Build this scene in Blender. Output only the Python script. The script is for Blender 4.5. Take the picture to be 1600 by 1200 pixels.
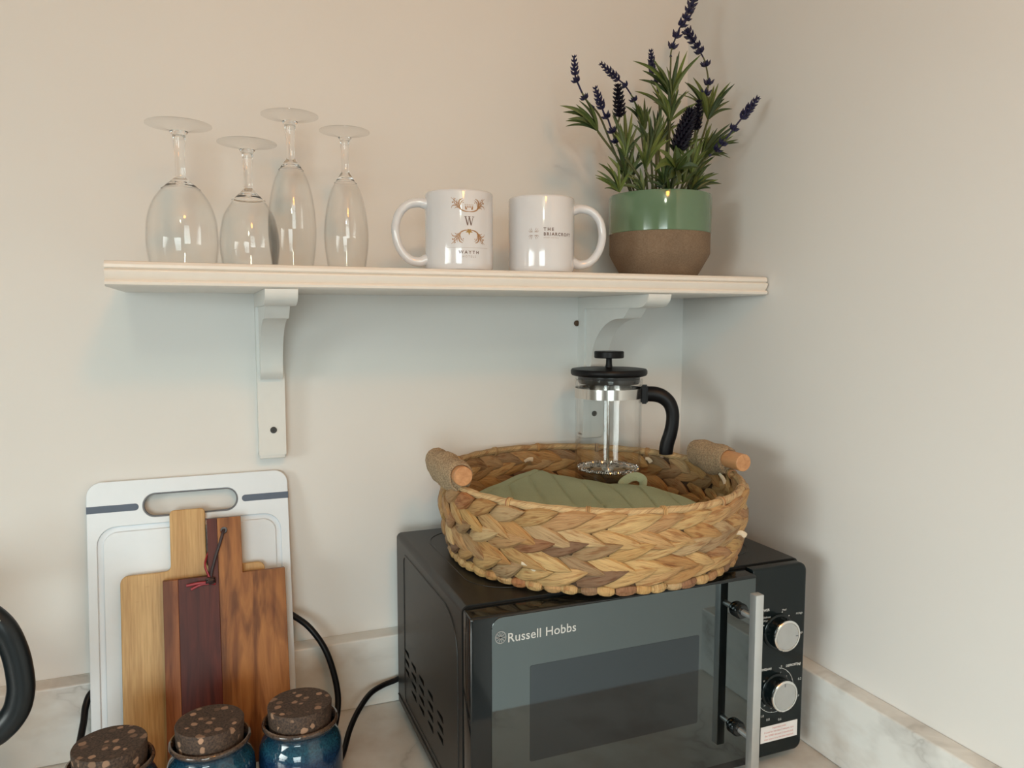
import bpy, bmesh, math, random
from mathutils import Vector, Matrix
from math import sin, cos, pi, radians, sqrt, exp, atan2

random.seed(7)
sc = bpy.context.scene
C = sc.collection
for o in list(bpy.data.objects):
    bpy.data.objects.remove(o)

# ------------------------------------------------------------------ camera
cam_d = bpy.data.cameras.new('camera')
cam_d.lens = 26.81
cam_d.sensor_width = 36.0
cam_d.clip_start = 0.02
cam = bpy.data.objects.new('camera', cam_d)
C.objects.link(cam)
rt = Vector((0.928607, -0.371065, 0.000861))
dn = Vector((-0.031647, -0.081510, -0.996170))
fw = Vector((0.369714, 0.925023, -0.087434))
M = Matrix((rt, -dn, -fw)).transposed().to_4x4()
M.translation = Vector((-0.7235, -1.0584, 0.55))
cam.matrix_world = M
sc.camera = cam

# ------------------------------------------------------------------ world, lights, exposure
w = bpy.data.worlds.new('world')
sc.world = w
w.use_nodes = True
w.node_tree.nodes['Background'].inputs[0].default_value = (0.75, 0.86, 1.0, 1)
w.node_tree.nodes['Background'].inputs[1].default_value = 0.3
sc.view_settings.view_transform = 'Standard'
sc.view_settings.look = 'None'
sc.view_settings.gamma = 1.0
sc.view_settings.use_curve_mapping = False
sc.view_settings.exposure = -0.06
sc.cycles.use_denoising = True
sc.cycles.max_bounces = 14
sc.cycles.transmission_bounces = 12
sc.cycles.glossy_bounces = 6
sc.cycles.diffuse_bounces = 5
sc.cycles.sample_clamp_indirect = 6.0
sc.cycles.caustics_refractive = False
sc.cycles.caustics_reflective = False


def area(name, loc, target, sx, sy, power, color, spread=180):
    l = bpy.data.lights.new(name, 'AREA')
    l.shape = 'RECTANGLE'
    l.size = sx
    l.size_y = sy
    l.energy = power
    l.color = color
    l.spread = radians(spread)
    o = bpy.data.objects.new(name, l)
    C.objects.link(o)
    o.location = loc
    d = Vector(target) - Vector(loc)
    o.rotation_euler = d.to_track_quat('-Z', 'Y').to_euler()
    return o


# daylight through the two windows of the room (openings at x=-2.9 and y=-3.4)
area('window_daylight', (-2.85, -1.75, 0.45), (-1.85, -1.75, -0.25), 1.2, 1.0, 45.5, (0.90, 0.985, 0.95), 110)
area('rear_window_daylight', (-1.55, -3.35, 0.45), (-1.45, -2.35, -0.25), 1.1, 1.1, 30.0, (0.79, 0.93, 0.93), 110)


def bulb(name, loc, energy, color):
    ld = bpy.data.lights.new(name, 'POINT')
    ld.energy = energy
    ld.color = color
    ld.shadow_soft_size = 0.08
    lo = bpy.data.objects.new(name, ld)
    C.objects.link(lo)
    lo.location = loc


# warm ceiling bulb near the worktop; whiter light added as ambient fill behind
bulb('warm_bulb', (-0.50, -1.45, 1.30), 13.0, (1.0, 0.36, 0.05))
bulb('ambient_fill', (-0.90, -2.20, 1.35), 10.6, (0.93, 1.0, 0.77))

# ------------------------------------------------------------------ node helpers


class NT:
    def __init__(s, name):
        s.m = bpy.data.materials.new(name)
        s.m.use_nodes = True
        s.t = s.m.node_tree
        s.b = s.t.nodes['Principled BSDF']

    def n(s, typ, **kw):
        nd = s.t.nodes.new(typ)
        for k, v in kw.items():
            if k.startswith('i_'):
                key = k[2:]
                key = int(key) if key.isdigit() else key.replace('_', ' ')
                nd.inputs[key].default_value = v
            else:
                setattr(nd, k, v)
        return nd

    def l(s, a, b):
        s.t.links.new(a, b)

    def set(s, **kw):
        for k, v in kw.items():
            s.b.inputs[k.replace('_', ' ')].default_value = v
        return s

    def coord(s, kind='Object', scale=(1, 1, 1), loc=(0, 0, 0), rot=(0, 0, 0)):
        tc = s.n('ShaderNodeTexCoord')
        mp = s.n('ShaderNodeMapping')
        mp.inputs['Scale'].default_value = scale
        mp.inputs['Location'].default_value = loc
        mp.inputs['Rotation'].default_value = rot
        s.l(tc.outputs[kind], mp.inputs['Vector'])
        return mp.outputs[0]

    def noise(s, vec, scale=5, detail=4, rough=0.55, dist=0.0):
        nd = s.n('ShaderNodeTexNoise')
        nd.inputs['Scale'].default_value = scale
        nd.inputs['Detail'].default_value = detail
        nd.inputs['Roughness'].default_value = rough
        nd.inputs['Distortion'].default_value = dist
        s.l(vec, nd.inputs['Vector'])
        return nd.outputs['Fac']

    def ramp(s, fac, stops, interp='LINEAR'):
        r = s.n('ShaderNodeValToRGB')
        r.color_ramp.interpolation = interp
        e = r.color_ramp.elements
        while len(e) < len(stops):
            e.new(0.5)
        for i, (p, c) in enumerate(stops):
            e[i].position = p
            e[i].color = (*c, 1) if len(c) == 3 else c
        s.l(fac, r.inputs[0])
        return r.outputs[0]

    def mix(s, fac, a, b, mode='MIX'):
        m = s.n('ShaderNodeMix', data_type='RGBA', blend_type=mode)
        for sock, v in ((0, fac), (6, a), (7, b)):
            if isinstance(v, (int, float)):
                m.inputs[sock].default_value = v
            elif isinstance(v, tuple):
                m.inputs[sock].default_value = (*v, 1) if len(v) == 3 else v
            else:
                s.l(v, m.inputs[sock])
        return m.outputs[2]

    def bump(s, h, strength=0.3, dist=0.001):
        b = s.n('ShaderNodeBump')
        b.inputs['Strength'].default_value = strength
        b.inputs['Distance'].default_value = dist
        s.l(h, b.inputs['Height'])
        s.l(b.outputs[0], s.b.inputs['Normal'])

    def col(s, c):
        s.l(c, s.b.inputs['Base Color'])


def plain(name, col, rough=0.5, metal=0.0, spec=0.5, coat=0.0, tex=0.04, nscale=60, bump=0.0):
    k = NT(name)
    v = k.coord()
    f = k.noise(v, nscale, 3)
    a = tuple(c * (1 - tex) for c in col)
    b = tuple(min(1, c * (1 + tex)) for c in col)
    k.col(k.ramp(f, [(0.3, a), (0.7, b)]))
    k.set(Roughness=rough, Metallic=metal)
    k.b.inputs['Specular IOR Level'].default_value = spec
    if coat:
        k.b.inputs['Coat Weight'].default_value = coat
        k.b.inputs['Coat Roughness'].default_value = 0.05
    if bump:
        k.bump(f, bump, 0.0006)
    return k.m


# ------------------------------------------------------------------ materials
def m_wall():
    k = NT('wall_paint')
    v = k.coord()
    f = k.noise(v, 2.2, 4)
    k.col(k.ramp(f, [(0.3, (0.705, 0.700, 0.680)), (0.7, (0.730, 0.725, 0.705))]))
    k.set(Roughness=0.62)
    f2 = k.noise(v, 260, 3)
    k.bump(f2, 0.06, 0.0006)
    return k.m


def m_marble():
    k = NT('marble_laminate')
    v = k.coord(rot=(0.1, 0.25, 0.5), scale=(1.0, 1.0, 1.6))
    warp = k.noise(v, 3.0, 4)
    vm = k.n('ShaderNodeVectorMath', operation='MULTIPLY_ADD')
    k.l(v, vm.inputs[0])
    vm.inputs[1].default_value = (1, 1, 1)
    sc_ = k.n('ShaderNodeVectorMath', operation='SCALE')
    cb = k.n('ShaderNodeCombineXYZ')
    k.l(warp, cb.inputs[0])
    k.l(warp, cb.inputs[1])
    k.l(cb.outputs[0], sc_.inputs[0])
    sc_.inputs['Scale'].default_value = 0.35
    k.l(sc_.outputs[0], vm.inputs[2])
    a = k.noise(vm.outputs[0], 4.2, 5, 0.55)
    s1 = k.n('ShaderNodeMath', operation='SUBTRACT')
    k.l(a, s1.inputs[0])
    s1.inputs[1].default_value = 0.52
    s2 = k.n('ShaderNodeMath', operation='ABSOLUTE')
    k.l(s1.outputs[0], s2.inputs[0])
    vein = k.ramp(s2.outputs[0], [(0.0, (0.85, 0.85, 0.85)), (0.012, (0.45, 0.45, 0.45)), (0.07, (0, 0, 0))])
    br = k.noise(v, 2.4, 3)
    brk = k.ramp(br, [(0.46, (0, 0, 0)), (0.62, (1, 1, 1))])
    vm2 = k.mix(1.0, vein, brk, 'MULTIPLY')
    cloud = k.noise(v, 5.0, 5)
    base = k.ramp(cloud, [(0.32, (0.52, 0.47, 0.42)), (0.5, (0.70, 0.715, 0.70))])
    c = k.mix(vm2, base, (0.20, 0.185, 0.17))
    k.col(c)
    k.set(Roughness=0.24)
    return k.m


def m_glass(name, rough=0.0, ior=1.45, col=(1, 1, 1)):
    k = NT(name)
    k.set(Roughness=rough, IOR=ior)
    k.b.inputs['Transmission Weight'].default_value = 1.0
    k.b.inputs['Base Color'].default_value = (*col, 1)
    return k.m


def m_thin(name, ior=1.45, tint=(0.985, 0.99, 0.985)):
    k = NT(name)
    out = k.t.nodes['Material Output']
    lw = k.n('ShaderNodeLayerWeight')
    lw.inputs['Blend'].default_value = 0.5
    pw = k.n('ShaderNodeMath', operation='POWER')
    k.l(lw.outputs['Facing'], pw.inputs[0])
    pw.inputs[1].default_value = 5.0
    fr = k.n('ShaderNodeMath', operation='MULTIPLY_ADD')
    k.l(pw.outputs[0], fr.inputs[0])
    f0 = ((ior - 1) / (ior + 1)) ** 2
    fr.inputs[1].default_value = 1 - f0
    fr.inputs[2].default_value = f0
    tr = k.n('ShaderNodeBsdfTransparent')
    tr.inputs[0].default_value = (*tint, 1)
    gl = k.n('ShaderNodeBsdfGlossy')
    gl.inputs['Roughness'].default_value = 0.01
    mx = k.n('ShaderNodeMixShader')
    k.l(fr.outputs[0], mx.inputs[0])
    k.l(tr.outputs[0], mx.inputs[1])
    k.l(gl.outputs[0], mx.inputs[2])
    k.l(mx.outputs[0], out.inputs['Surface'])
    k.t.nodes.remove(k.b)
    return k.m


def m_bamboo():
    k = NT('bamboo_wood')
    v = k.coord(scale=(1, 1, 0.05))
    n1 = k.noise(v, 420, 3)
    v2 = k.coord(scale=(1, 1, 0.02))
    n2 = k.noise(v2, 45, 1)
    c1 = k.ramp(n1, [(0.3, (0.50, 0.305, 0.115)), (0.7, (0.68, 0.455, 0.205))])
    c2 = k.ramp(n2, [(0.35, (0.80, 0.72, 0.62)), (0.6, (1, 1, 1))])
    v3 = k.coord(scale=(1, 1, 3.5))
    vo = k.n('ShaderNodeTexVoronoi', feature='F1')
    vo.inputs['Scale'].default_value = 26
    k.l(v3, vo.inputs['Vector'])
    kn = k.ramp(vo.outputs['Distance'], [(0.0, (0.74, 0.62, 0.5)), (0.10, (1, 1, 1))])
    c = k.mix(1.0, c1, c2, 'MULTIPLY')
    c = k.mix(0.6, c, kn, 'MULTIPLY')
    k.col(c)
    k.set(Roughness=0.5)
    k.bump(n1, 0.08, 0.0004)
    return k.m


def m_stave(name, dark, light, streak, seed):
    k = NT(name)
    v = k.coord(scale=(1, 1, 0.09), loc=(seed, 0, seed * 0.3))
    n1 = k.noise(v, 75, 5, 0.6, 1.2)
    v2 = k.coord(scale=(1, 1, 0.16), loc=(seed * 2, 0, 0))
    n2 = k.noise(v2, 22, 3, 0.5, 2.0)
    c1 = k.ramp(n1, [(0.3, dark), (0.7, light)])
    c2 = k.ramp(n2, [(0.40, streak), (0.52, (1, 1, 1))])
    k.col(k.mix(0.85, c1, c2, 'MULTIPLY'))
    k.set(Roughness=0.45)
    k.b.inputs['Specular IOR Level'].default_value = 0.3
    k.bump(n1, 0.1, 0.0004)
    return k.m


def m_hyacinth():
    k = NT('water_hyacinth')
    v = k.coord('UV', scale=(1.0, 11, 1))
    oi = k.n('ShaderNodeObjectInfo')
    n1 = k.n('ShaderNodeTexNoise', noise_dimensions='4D')
    n1.inputs['Scale'].default_value = 3.0
    n1.inputs['Detail'].default_value = 4
    k.l(v, n1.inputs['Vector'])
    mu = k.n('ShaderNodeMath', operation='MULTIPLY')
    k.l(oi.outputs['Random'], mu.inputs[0])
    mu.inputs[1].default_value = 37
    k.l(mu.outputs[0], n1.inputs['W'])
    base = k.ramp(oi.outputs['Random'], [
        (0.0, (0.50, 0.325, 0.135)), (0.16, (0.40, 0.225, 0.09)), (0.3, (0.55, 0.375, 0.175)),
        (0.44, (0.37, 0.205, 0.10)), (0.58, (0.52, 0.36, 0.17)), (0.68, (0.42, 0.265, 0.115)),
        (0.77, (0.30, 0.205, 0.12)), (0.85, (0.60, 0.44, 0.24)), (0.93, (0.20, 0.115, 0.07)),
        (1.0, (0.44, 0.20, 0.08))])
    st = k.ramp(n1.outputs['Fac'], [(0.30, (0.50, 0.40, 0.32)), (0.44, (0.92, 0.88, 0.82)), (0.7, (1.18, 1.15, 1.08))])
    v2 = k.coord('UV', scale=(2.2, 3, 1))
    n2 = k.n('ShaderNodeTexNoise', noise_dimensions='4D')
    n2.inputs['Scale'].default_value = 1.6
    k.l(v2, n2.inputs['Vector'])
    k.l(mu.outputs[0], n2.inputs['W'])
    blot = k.ramp(n2.outputs['Fac'], [(0.34, (0.62, 0.44, 0.33)), (0.47, (1, 1, 1))])
    c = k.mix(1.0, base, st, 'MULTIPLY')
    c = k.mix(0.8, c, blot, 'MULTIPLY')
    k.col(c)
    k.set(Roughness=0.55)
    k.b.inputs['Specular IOR Level'].default_value = 0.35
    k.bump(n1.outputs['Fac'], 0.8, 0.0016)
    return k.m


def m_cork():
    k = NT('dark_cork')
    v = k.coord()
    w_ = k.noise(v, 90, 2)
    vo = k.n('ShaderNodeTexVoronoi', feature='F1')
    vo.inputs['Scale'].default_value = 105
    vo.inputs['Randomness'].default_value = 1.0
    mm = k.mix(0.006, v, w_)
    k.l(mm, vo.inputs['Vector'])
    d = k.ramp(vo.outputs['Distance'], [(0.34, (1, 1, 1)), (0.42, (0, 0, 0))])
    sel = k.ramp(vo.outputs['Color'], [(0.55, (0, 0, 0)), (0.60, (1, 1, 1))])
    f = k.mix(1.0, d, sel, 'MULTIPLY')
    n1 = k.noise(v, 420, 4)
    base = k.ramp(n1, [(0.35, (0.020, 0.012, 0.008)), (0.65, (0.080, 0.047, 0.030))])
    chipc = k.ramp(vo.outputs['Color'], [(0.55, (0.13, 0.075, 0.045)), (0.85, (0.36, 0.22, 0.14))])
    k.col(k.mix(f, base, chipc))
    k.set(Roughness=0.75)
    k.bump(n1, 0.4, 0.0006)
    return k.m


def m_glaze():
    k = NT('blue_reactive_glaze')
    v = k.coord()
    sep = k.n('ShaderNodeSeparateXYZ')
    k.l(v, sep.inputs[0])
    n0 = k.noise(v, 30, 3)
    ad = k.n('ShaderNodeMath', operation='MULTIPLY_ADD')
    k.l(n0, ad.inputs[0])
    ad.inputs[1].default_value = 0.012
    k.l(sep.outputs[2], ad.inputs[2])
    mr = k.n('ShaderNodeMapRange')
    mr.inputs['From Min'].default_value = 0.0
    mr.inputs['From Max'].default_value = 0.115
    k.l(ad.outputs[0], mr.inputs['Value'])
    band = k.ramp(mr.outputs[0], [(0.0, (0.007, 0.022, 0.055)), (0.70, (0.006, 0.022, 0.060)),
                                  (0.80, (0.010, 0.050, 0.085)), (0.885, (0.006, 0.026, 0.05)),
                                  (0.93, (0.02, 0.025, 0.035)), (0.985, (0.075, 0.045, 0.03))])
    sp = k.noise(v, 520, 2)
    spk = k.ramp(sp, [(0.40, (0.65, 0.7, 0.75)), (0.62, (1.7, 1.7, 1.5))])
    k.col(k.mix(0.8, band, spk, 'MULTIPLY'))
    k.set(Roughness=0.07)
    k.b.inputs['Coat Weight'].default_value = 0.2
    return k.m


def m_leaf():
    k = NT('lavender_leaf')
    v = k.coord('UV', scale=(2, 1, 1))
    tc = k.n('ShaderNodeSeparateXYZ')
    k.l(v, tc.inputs[0])
    oi = k.n('ShaderNodeObjectInfo')
    base = k.ramp(oi.outputs['Random'], [(0, (0.030, 0.050, 0.016)), (0.3, (0.110, 0.150, 0.035)), (0.5, (0.060, 0.092, 0.026)), (0.75, (0.030, 0.050, 0.022)), (1, (0.150, 0.190, 0.075))])
    n1 = k.noise(v, 6, 3)
    sh = k.ramp(n1, [(0.3, (1.0, 1.0, 0.95)), (0.7, (1.5, 1.45, 1.35))])
    k.col(k.mix(1.0, base, sh, 'MULTIPLY'))
    k.set(Roughness=0.45)
    k.b.inputs['Specular IOR Level'].default_value = 0.4
    return k.m


def m_twine():
    k = NT('jute_twine')
    v = k.coord()
    n1 = k.noise(v, 500, 4)
    k.col(k.ramp(n1, [(0.3, (0.16, 0.105, 0.06)), (0.7, (0.42, 0.31, 0.19))]))
    k.set(Roughness=0.9)
    k.bump(n1, 0.5, 0.0008)
    return k.m


def m_rodwood():
    k = NT('turned_wood')
    v = k.coord(scale=(1, 0.12, 1))
    n1 = k.noise(v, 160, 4, 0.6, 0.6)
    k.col(k.ramp(n1, [(0.3, (0.40, 0.185, 0.075)), (0.7, (0.56, 0.30, 0.14))]))
    k.set(Roughness=0.5)
    return k.m


def m_stone():
    k = NT('raw_stoneware')
    v = k.coord()
    n1 = k.noise(v, 600, 3)
    n2 = k.noise(v, 14, 3)
    c = k.ramp(n1, [(0.3, (0.155, 0.105, 0.065)), (0.7, (0.225, 0.160, 0.105))])
    d = k.ramp(n2, [(0.3, (0.85, 0.85, 0.85)), (0.7, (1.1, 1.1, 1.1))])
    k.col(k.mix(1.0, c, d, 'MULTIPLY'))
    k.set(Roughness=0.85)
    k.bump(n1, 0.3, 0.0005)
    return k.m


def m_fabric():
    k = NT('sage_cotton')
    v = k.coord()
    n1 = k.noise(v, 12, 3)
    w1 = k.noise(k.coord(scale=(1, 4, 1), rot=(0, 0, 0.7)), 700, 2)
    c = k.ramp(n1, [(0.3, (0.300, 0.355, 0.235)), (0.7, (0.345, 0.400, 0.275))])
    d = k.ramp(w1, [(0.3, (0.88, 0.88, 0.88)), (0.7, (1.1, 1.1, 1.1))])
    k.col(k.mix(1.0, c, d, 'MULTIPLY'))
    k.set(Roughness=0.9)
    k.b.inputs['Specular IOR Level'].default_value = 0.15
    k.bump(w1, 0.25, 0.0004)
    return k.m


MAT = {}
MAT['wall'] = m_wall()
MAT['marble'] = m_marble()
MAT['ceiling'] = plain('ceiling_paint', (0.78, 0.76, 0.72), 0.8)
MAT['floor'] = plain('floor_vinyl', (0.20, 0.21, 0.22), 0.5)
MAT['roomwall'] = plain('far_wall_paint', (0.50, 0.50, 0.49), 0.8)
MAT['shelf'] = plain('shelf_paint', (0.77, 0.725, 0.665), 0.32, tex=0.015)
MAT['bracket'] = plain('bracket_paint', (0.69, 0.70, 0.68), 0.4, tex=0.015)
MAT['screw'] = plain('dark_screw', (0.045, 0.045, 0.045), 0.5, 0.2)
MAT['glass'] = m_glass('drinking_glass')
MAT['pglass'] = m_thin('press_glass', 1.36, (0.995, 0.997, 0.995))
MAT['thin'] = m_thin('thin_blown_glass', 1.36, (0.996, 0.998, 0.996))
MAT['mug'] = plain('white_ceramic', (0.655, 0.665, 0.69), 0.09, tex=0.01, coat=0.4)
MAT['print'] = plain('gold_brown_print', (0.33, 0.17, 0.065), 0.35)
MAT['print_dark'] = plain('dark_brown_print', (0.12, 0.065, 0.05), 0.35)
MAT['print_gold'] = plain('gold_print', (0.36, 0.22, 0.05), 0.35)
MAT['print_grey'] = plain('pale_brown_print', (0.36, 0.29, 0.26), 0.35)
MAT['green'] = plain('green_glaze', (0.115, 0.195, 0.115), 0.10, tex=0.08, nscale=12, coat=0.5)
MAT['stone'] = m_stone()
MAT['soil'] = plain('potting_foam', (0.02, 0.018, 0.014), 0.95)
MAT['leaf'] = m_leaf()
MAT['stem'] = plain('plant_stem', (0.085, 0.095, 0.035), 0.6)
MAT['floret'] = plain('violet_floret', (0.018, 0.017, 0.055), 0.5, spec=0.3, tex=0.3, nscale=200)
MAT['bud'] = plain('black_violet_bud', (0.006, 0.005, 0.013), 0.5, spec=0.2, tex=0.3, nscale=300)
MAT['black'] = plain('black_plastic', (0.004, 0.004, 0.005), 0.42, spec=0.22)
MAT['steel'] = plain('polished_steel', (0.62, 0.60, 0.57), 0.16, 1.0)
MAT['chrome'] = plain('chrome_trim', (0.85, 0.85, 0.84), 0.08, 1.0)
MAT['alu'] = plain('brushed_aluminium', (0.56, 0.57, 0.57), 0.38, 0.75)
MAT['cap'] = plain('satin_cap', (0.47, 0.48, 0.48), 0.5, 0.6)
MAT['mwcase'] = plain('satin_black_steel', (0.014, 0.014, 0.013), 0.38, spec=0.4, tex=0.05)
MAT['mwgloss'] = plain('gloss_black_plastic', (0.006, 0.008, 0.009), 0.07)
MAT['mwpanel'] = plain('control_panel_black', (0.005, 0.009, 0.010), 0.16, spec=0.32)
MAT['mwglass'] = plain('tinted_mirror_glass', (0.118, 0.134, 0.136), 0.035, 1.0, tex=0.0)
MAT['mwwin'] = plain('dark_window_glass', (0.068, 0.076, 0.082), 0.045, 1.0, tex=0.0)
MAT['hole'] = plain('vent_black', (0.002, 0.002, 0.002), 0.9)
MAT['mwtext'] = plain('panel_lettering', (0.62, 0.62, 0.60), 0.5)
MAT['logo'] = plain('silver_lettering', (0.50, 0.51, 0.50), 0.45)
MAT['sticker'] = plain('sticker_paper', (0.72, 0.70, 0.70), 0.5)
MAT['redtext'] = plain('red_lettering', (0.58, 0.16, 0.15), 0.5)
MAT['hyacinth'] = m_hyacinth()
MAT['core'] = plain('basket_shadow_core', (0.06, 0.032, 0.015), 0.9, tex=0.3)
MAT['twine'] = m_twine()
MAT['rod'] = m_rodwood()
MAT['fabric'] = m_fabric()
MAT['whiteplastic'] = plain('white_plastic', (0.71, 0.77, 0.83), 0.36, tex=0.01)
MAT['navy'] = plain('slate_blue_rubber', (0.085, 0.115, 0.17), 0.55)
MAT['greyrub'] = plain('grey_rubber', (0.13, 0.14, 0.16), 0.6)
MAT['bamboo'] = m_bamboo()
MAT['stave0'] = m_stave('acacia_reddish', (0.15, 0.040, 0.012), (0.34, 0.125, 0.040), (0.5, 0.42, 0.4), 1.3)
MAT['stave1'] = m_stave('acacia_dark_heartwood', (0.060, 0.009, 0.006), (0.135, 0.026, 0.014), (0.55, 0.5, 0.55), 4.1)
MAT['stave2'] = m_stave('acacia_golden', (0.19, 0.062, 0.017), (0.42, 0.175, 0.050), (0.42, 0.34, 0.3), 7.7)
MAT['leather'] = plain('dark_leather', (0.035, 0.018, 0.018), 0.5)
MAT['redleather'] = plain('red_leather', (0.30, 0.020, 0.030), 0.5)
MAT['cork'] = m_cork()
MAT['glaze'] = m_glaze()
MAT['kettle'] = plain('kettle_black', (0.007, 0.010, 0.012), 0.32, spec=0.35)
MAT['frame'] = plain('window_frame_paint', (0.75, 0.75, 0.73), 0.5)
MAT['cabinet'] = plain('cabinet_paint', (0.42, 0.44, 0.45), 0.5)
MAT['shade'] = plain('lamp_shade_fabric', (0.7, 0.6, 0.45), 0.8)
MAT['curtain'] = plain('curtain_fabric', (0.45, 0.44, 0.42), 0.9)

# ------------------------------------------------------------------ mesh helpers


class MB:
    """collects geometry; build() links it as ONE mesh object"""

    def __init__(s):
        s.v = []
        s.f = []
        s.uv = None

    def add(s, vs, fs):
        o = len(s.v)
        s.v += [tuple(p) for p in vs]
        s.f += [tuple(i + o for i in f) for f in fs]
        return s

    def box(s, x0, x1, y0, y1, z0, z1, bev=0.0, seg=2):
        bm = bmesh.new()
        bmesh.ops.create_cube(bm, size=1)
        for v in bm.verts:
            v.co = Vector(((x0 + x1) / 2 + v.co.x * (x1 - x0), (y0 + y1) / 2 + v.co.y * (y1 - y0), (z0 + z1) / 2 + v.co.z * (z1 - z0)))
        if bev:
            bmesh.ops.bevel(bm, geom=bm.edges[:], offset=bev, segments=seg, profile=0.6, affect='EDGES')
        return s.addbm(bm)

    def addbm(s, bm, mat=None):
        bm.verts.index_update()
        vs = [(mat @ v.co) if mat else v.co.copy() for v in bm.verts]
        s.add(vs, [[v.index for v in f.verts] for f in bm.faces])
        bm.free()
        return s

    def lathe(s, prof, seg=48, cx=0, cy=0, closed=False, mat=None):
        """prof: list of (r, z)"""
        vs, rings = [], []
        for r, z in prof:
            if r < 1e-6:
                rings.append([len(vs)])
                vs.append(Vector((cx, cy, z)))
            else:
                rings.append(list(range(len(vs), len(vs) + seg)))
                for i in range(seg):
                    a = 2 * pi * i / seg
                    vs.append(Vector((cx + r * cos(a), cy + r * sin(a), z)))
        fs = []
        pairs = list(zip(rings, rings[1:]))
        if closed:
            pairs.append((rings[-1], rings[0]))
        for A, B in pairs:
            if len(A) == 1 and len(B) == 1:
                continue
            for i in range(seg):
                j = (i + 1) % seg
                if len(A) == 1:
                    fs.append((A[0], B[j], B[i]))
                elif len(B) == 1:
                    fs.append((A[i], A[j], B[0]))
                else:
                    fs.append((A[i], A[j], B[j], B[i]))
        if mat:
            vs = [mat @ v for v in vs]
        return s.add(vs, fs)

    def tube(s, pts, rad, seg=10, caps=True, closed=False, flat=1.0, up=None):
        pts = [Vector(p) for p in pts]
        n = len(pts)
        if not isinstance(rad, (list, tuple)):
            rad = [rad] * n
        vs, fs = [], []
        tang = []
        for i in range(n):
            a = pts[i - 1] if (i > 0 or closed) else pts[i]
            b = pts[(i + 1) % n] if (i < n - 1 or closed) else pts[i]
            tang.append((b - a).normalized())
        ref = Vector(up) if up else (Vector((0, 0, 1)) if abs(tang[0].z) < 0.9 else Vector((1, 0, 0)))
        N = (ref - tang[0] * ref.dot(tang[0])).normalized()
        for i in range(n):
            N = N - tang[i] * N.dot(tang[i])
            N.normalize()
            B = tang[i].cross(N)
            for k in range(seg):
                a = 2 * pi * k / seg
                vs.append(pts[i] + N * (cos(a) * rad[i]) + B * (sin(a) * rad[i] * flat))
        m = n if closed else n - 1
        for i in range(m):
            for k in range(seg):
                a, b = i * seg + k, i * seg + (k + 1) % seg
                c, d = ((i + 1) % n) * seg + (k + 1) % seg, ((i + 1) % n) * seg + k
                fs.append((a, b, c, d))
        if caps and not closed:
            fs.append(tuple(range(seg))[::-1])
            fs.append(tuple((n - 1) * seg + k for k in range(seg)))
        return s.add(vs, fs)

    def build(s, name, mat, parent=None, smooth=True, loc=None, angle=40):
        me = bpy.data.meshes.new(name)
        vs = s.v
        if loc is not None:
            L = Vector(loc)
            vs = [tuple(Vector(p) - L) for p in vs]
        me.from_pydata(vs, [], s.f)
        bm = bmesh.new()
        bm.from_mesh(me)
        bmesh.ops.recalc_face_normals(bm, faces=bm.faces[:])
        if s.uv:
            lay = bm.loops.layers.uv.new('UVMap')
            for f in bm.faces:
                for lp in f.loops:
                    lp[lay].uv = s.uv[lp.vert.index]
        bm.to_mesh(me)
        bm.free()
        if mat:
            me.materials.append(MAT[mat] if isinstance(mat, str) else mat)
        if smooth:
            me.shade_smooth()
            me.set_sharp_from_angle(angle=radians(angle))
        o = bpy.data.objects.new(name, me)
        C.objects.link(o)
        if parent:
            o.parent = parent
            if loc is not None:
                o.location = Vector(loc)
        elif loc is not None:
            o.location = loc
        return o


def tag(o, label=None, cat=None, group=None, kind=None):
    if label:
        o['label'] = label
    if cat:
        o['category'] = cat
    if group:
        o['group'] = group
    if kind:
        o['kind'] = kind
    return o


def thing(name, loc, label, cat, group=None, rot=None):
    o = bpy.data.objects.new(name, None)
    o.empty_display_size = 0.02
    C.objects.link(o)
    o.location = loc
    if rot:
        o.rotation_euler = rot
    return tag(o, label, cat, group)


def struct(o):
    o['kind'] = 'structure'
    return o


def spline(pts, n=8):
    """Catmull-Rom through points"""
    P = [Vector(p) for p in pts]
    P = [P[0] * 2 - P[1]] + P + [P[-1] * 2 - P[-2]]
    out = []
    for i in range(1, len(P) - 2):
        for k in range(n):
            t = k / n
            a, b, c, d = P[i - 1], P[i], P[i + 1], P[i + 2]
            out.append(0.5 * ((2 * b) + (c - a) * t + (2 * a - 5 * b + 4 * c - d) * t * t + (3 * b - a - 3 * c + d) * t ** 3))
    out.append(P[-2])
    return out


def shape2d(outlines, depth, bev=0.0, res=2):
    """filled 2-D outlines (holes allowed) extruded by depth, centred; returns (verts, faces) in xy, thickness z"""
    cu = bpy.data.curves.new('tmp', 'CURVE')
    cu.dimensions = '2D'
    cu.fill_mode = 'BOTH'
    cu.extrude = max(depth / 2 - bev, 1e-5)
    cu.bevel_depth = bev
    cu.bevel_resolution = res
    cu.offset = -bev
    for ol in outlines:
        sp = cu.splines.new('POLY')
        sp.points.add(len(ol) - 1)
        for p, q in zip(sp.points, ol):
            p.co = (q[0], q[1], 0, 1)
        sp.use_cyclic_u = True
    o = bpy.data.objects.new('tmp', cu)
    C.objects.link(o)
    me = o.to_mesh()
    vs = [v.co.copy() for v in me.vertices]
    fs = [tuple(p.vertices) for p in me.polygons]
    o.to_mesh_clear()
    bpy.data.objects.remove(o)
    bpy.data.curves.remove(cu)
    return vs, fs


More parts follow.
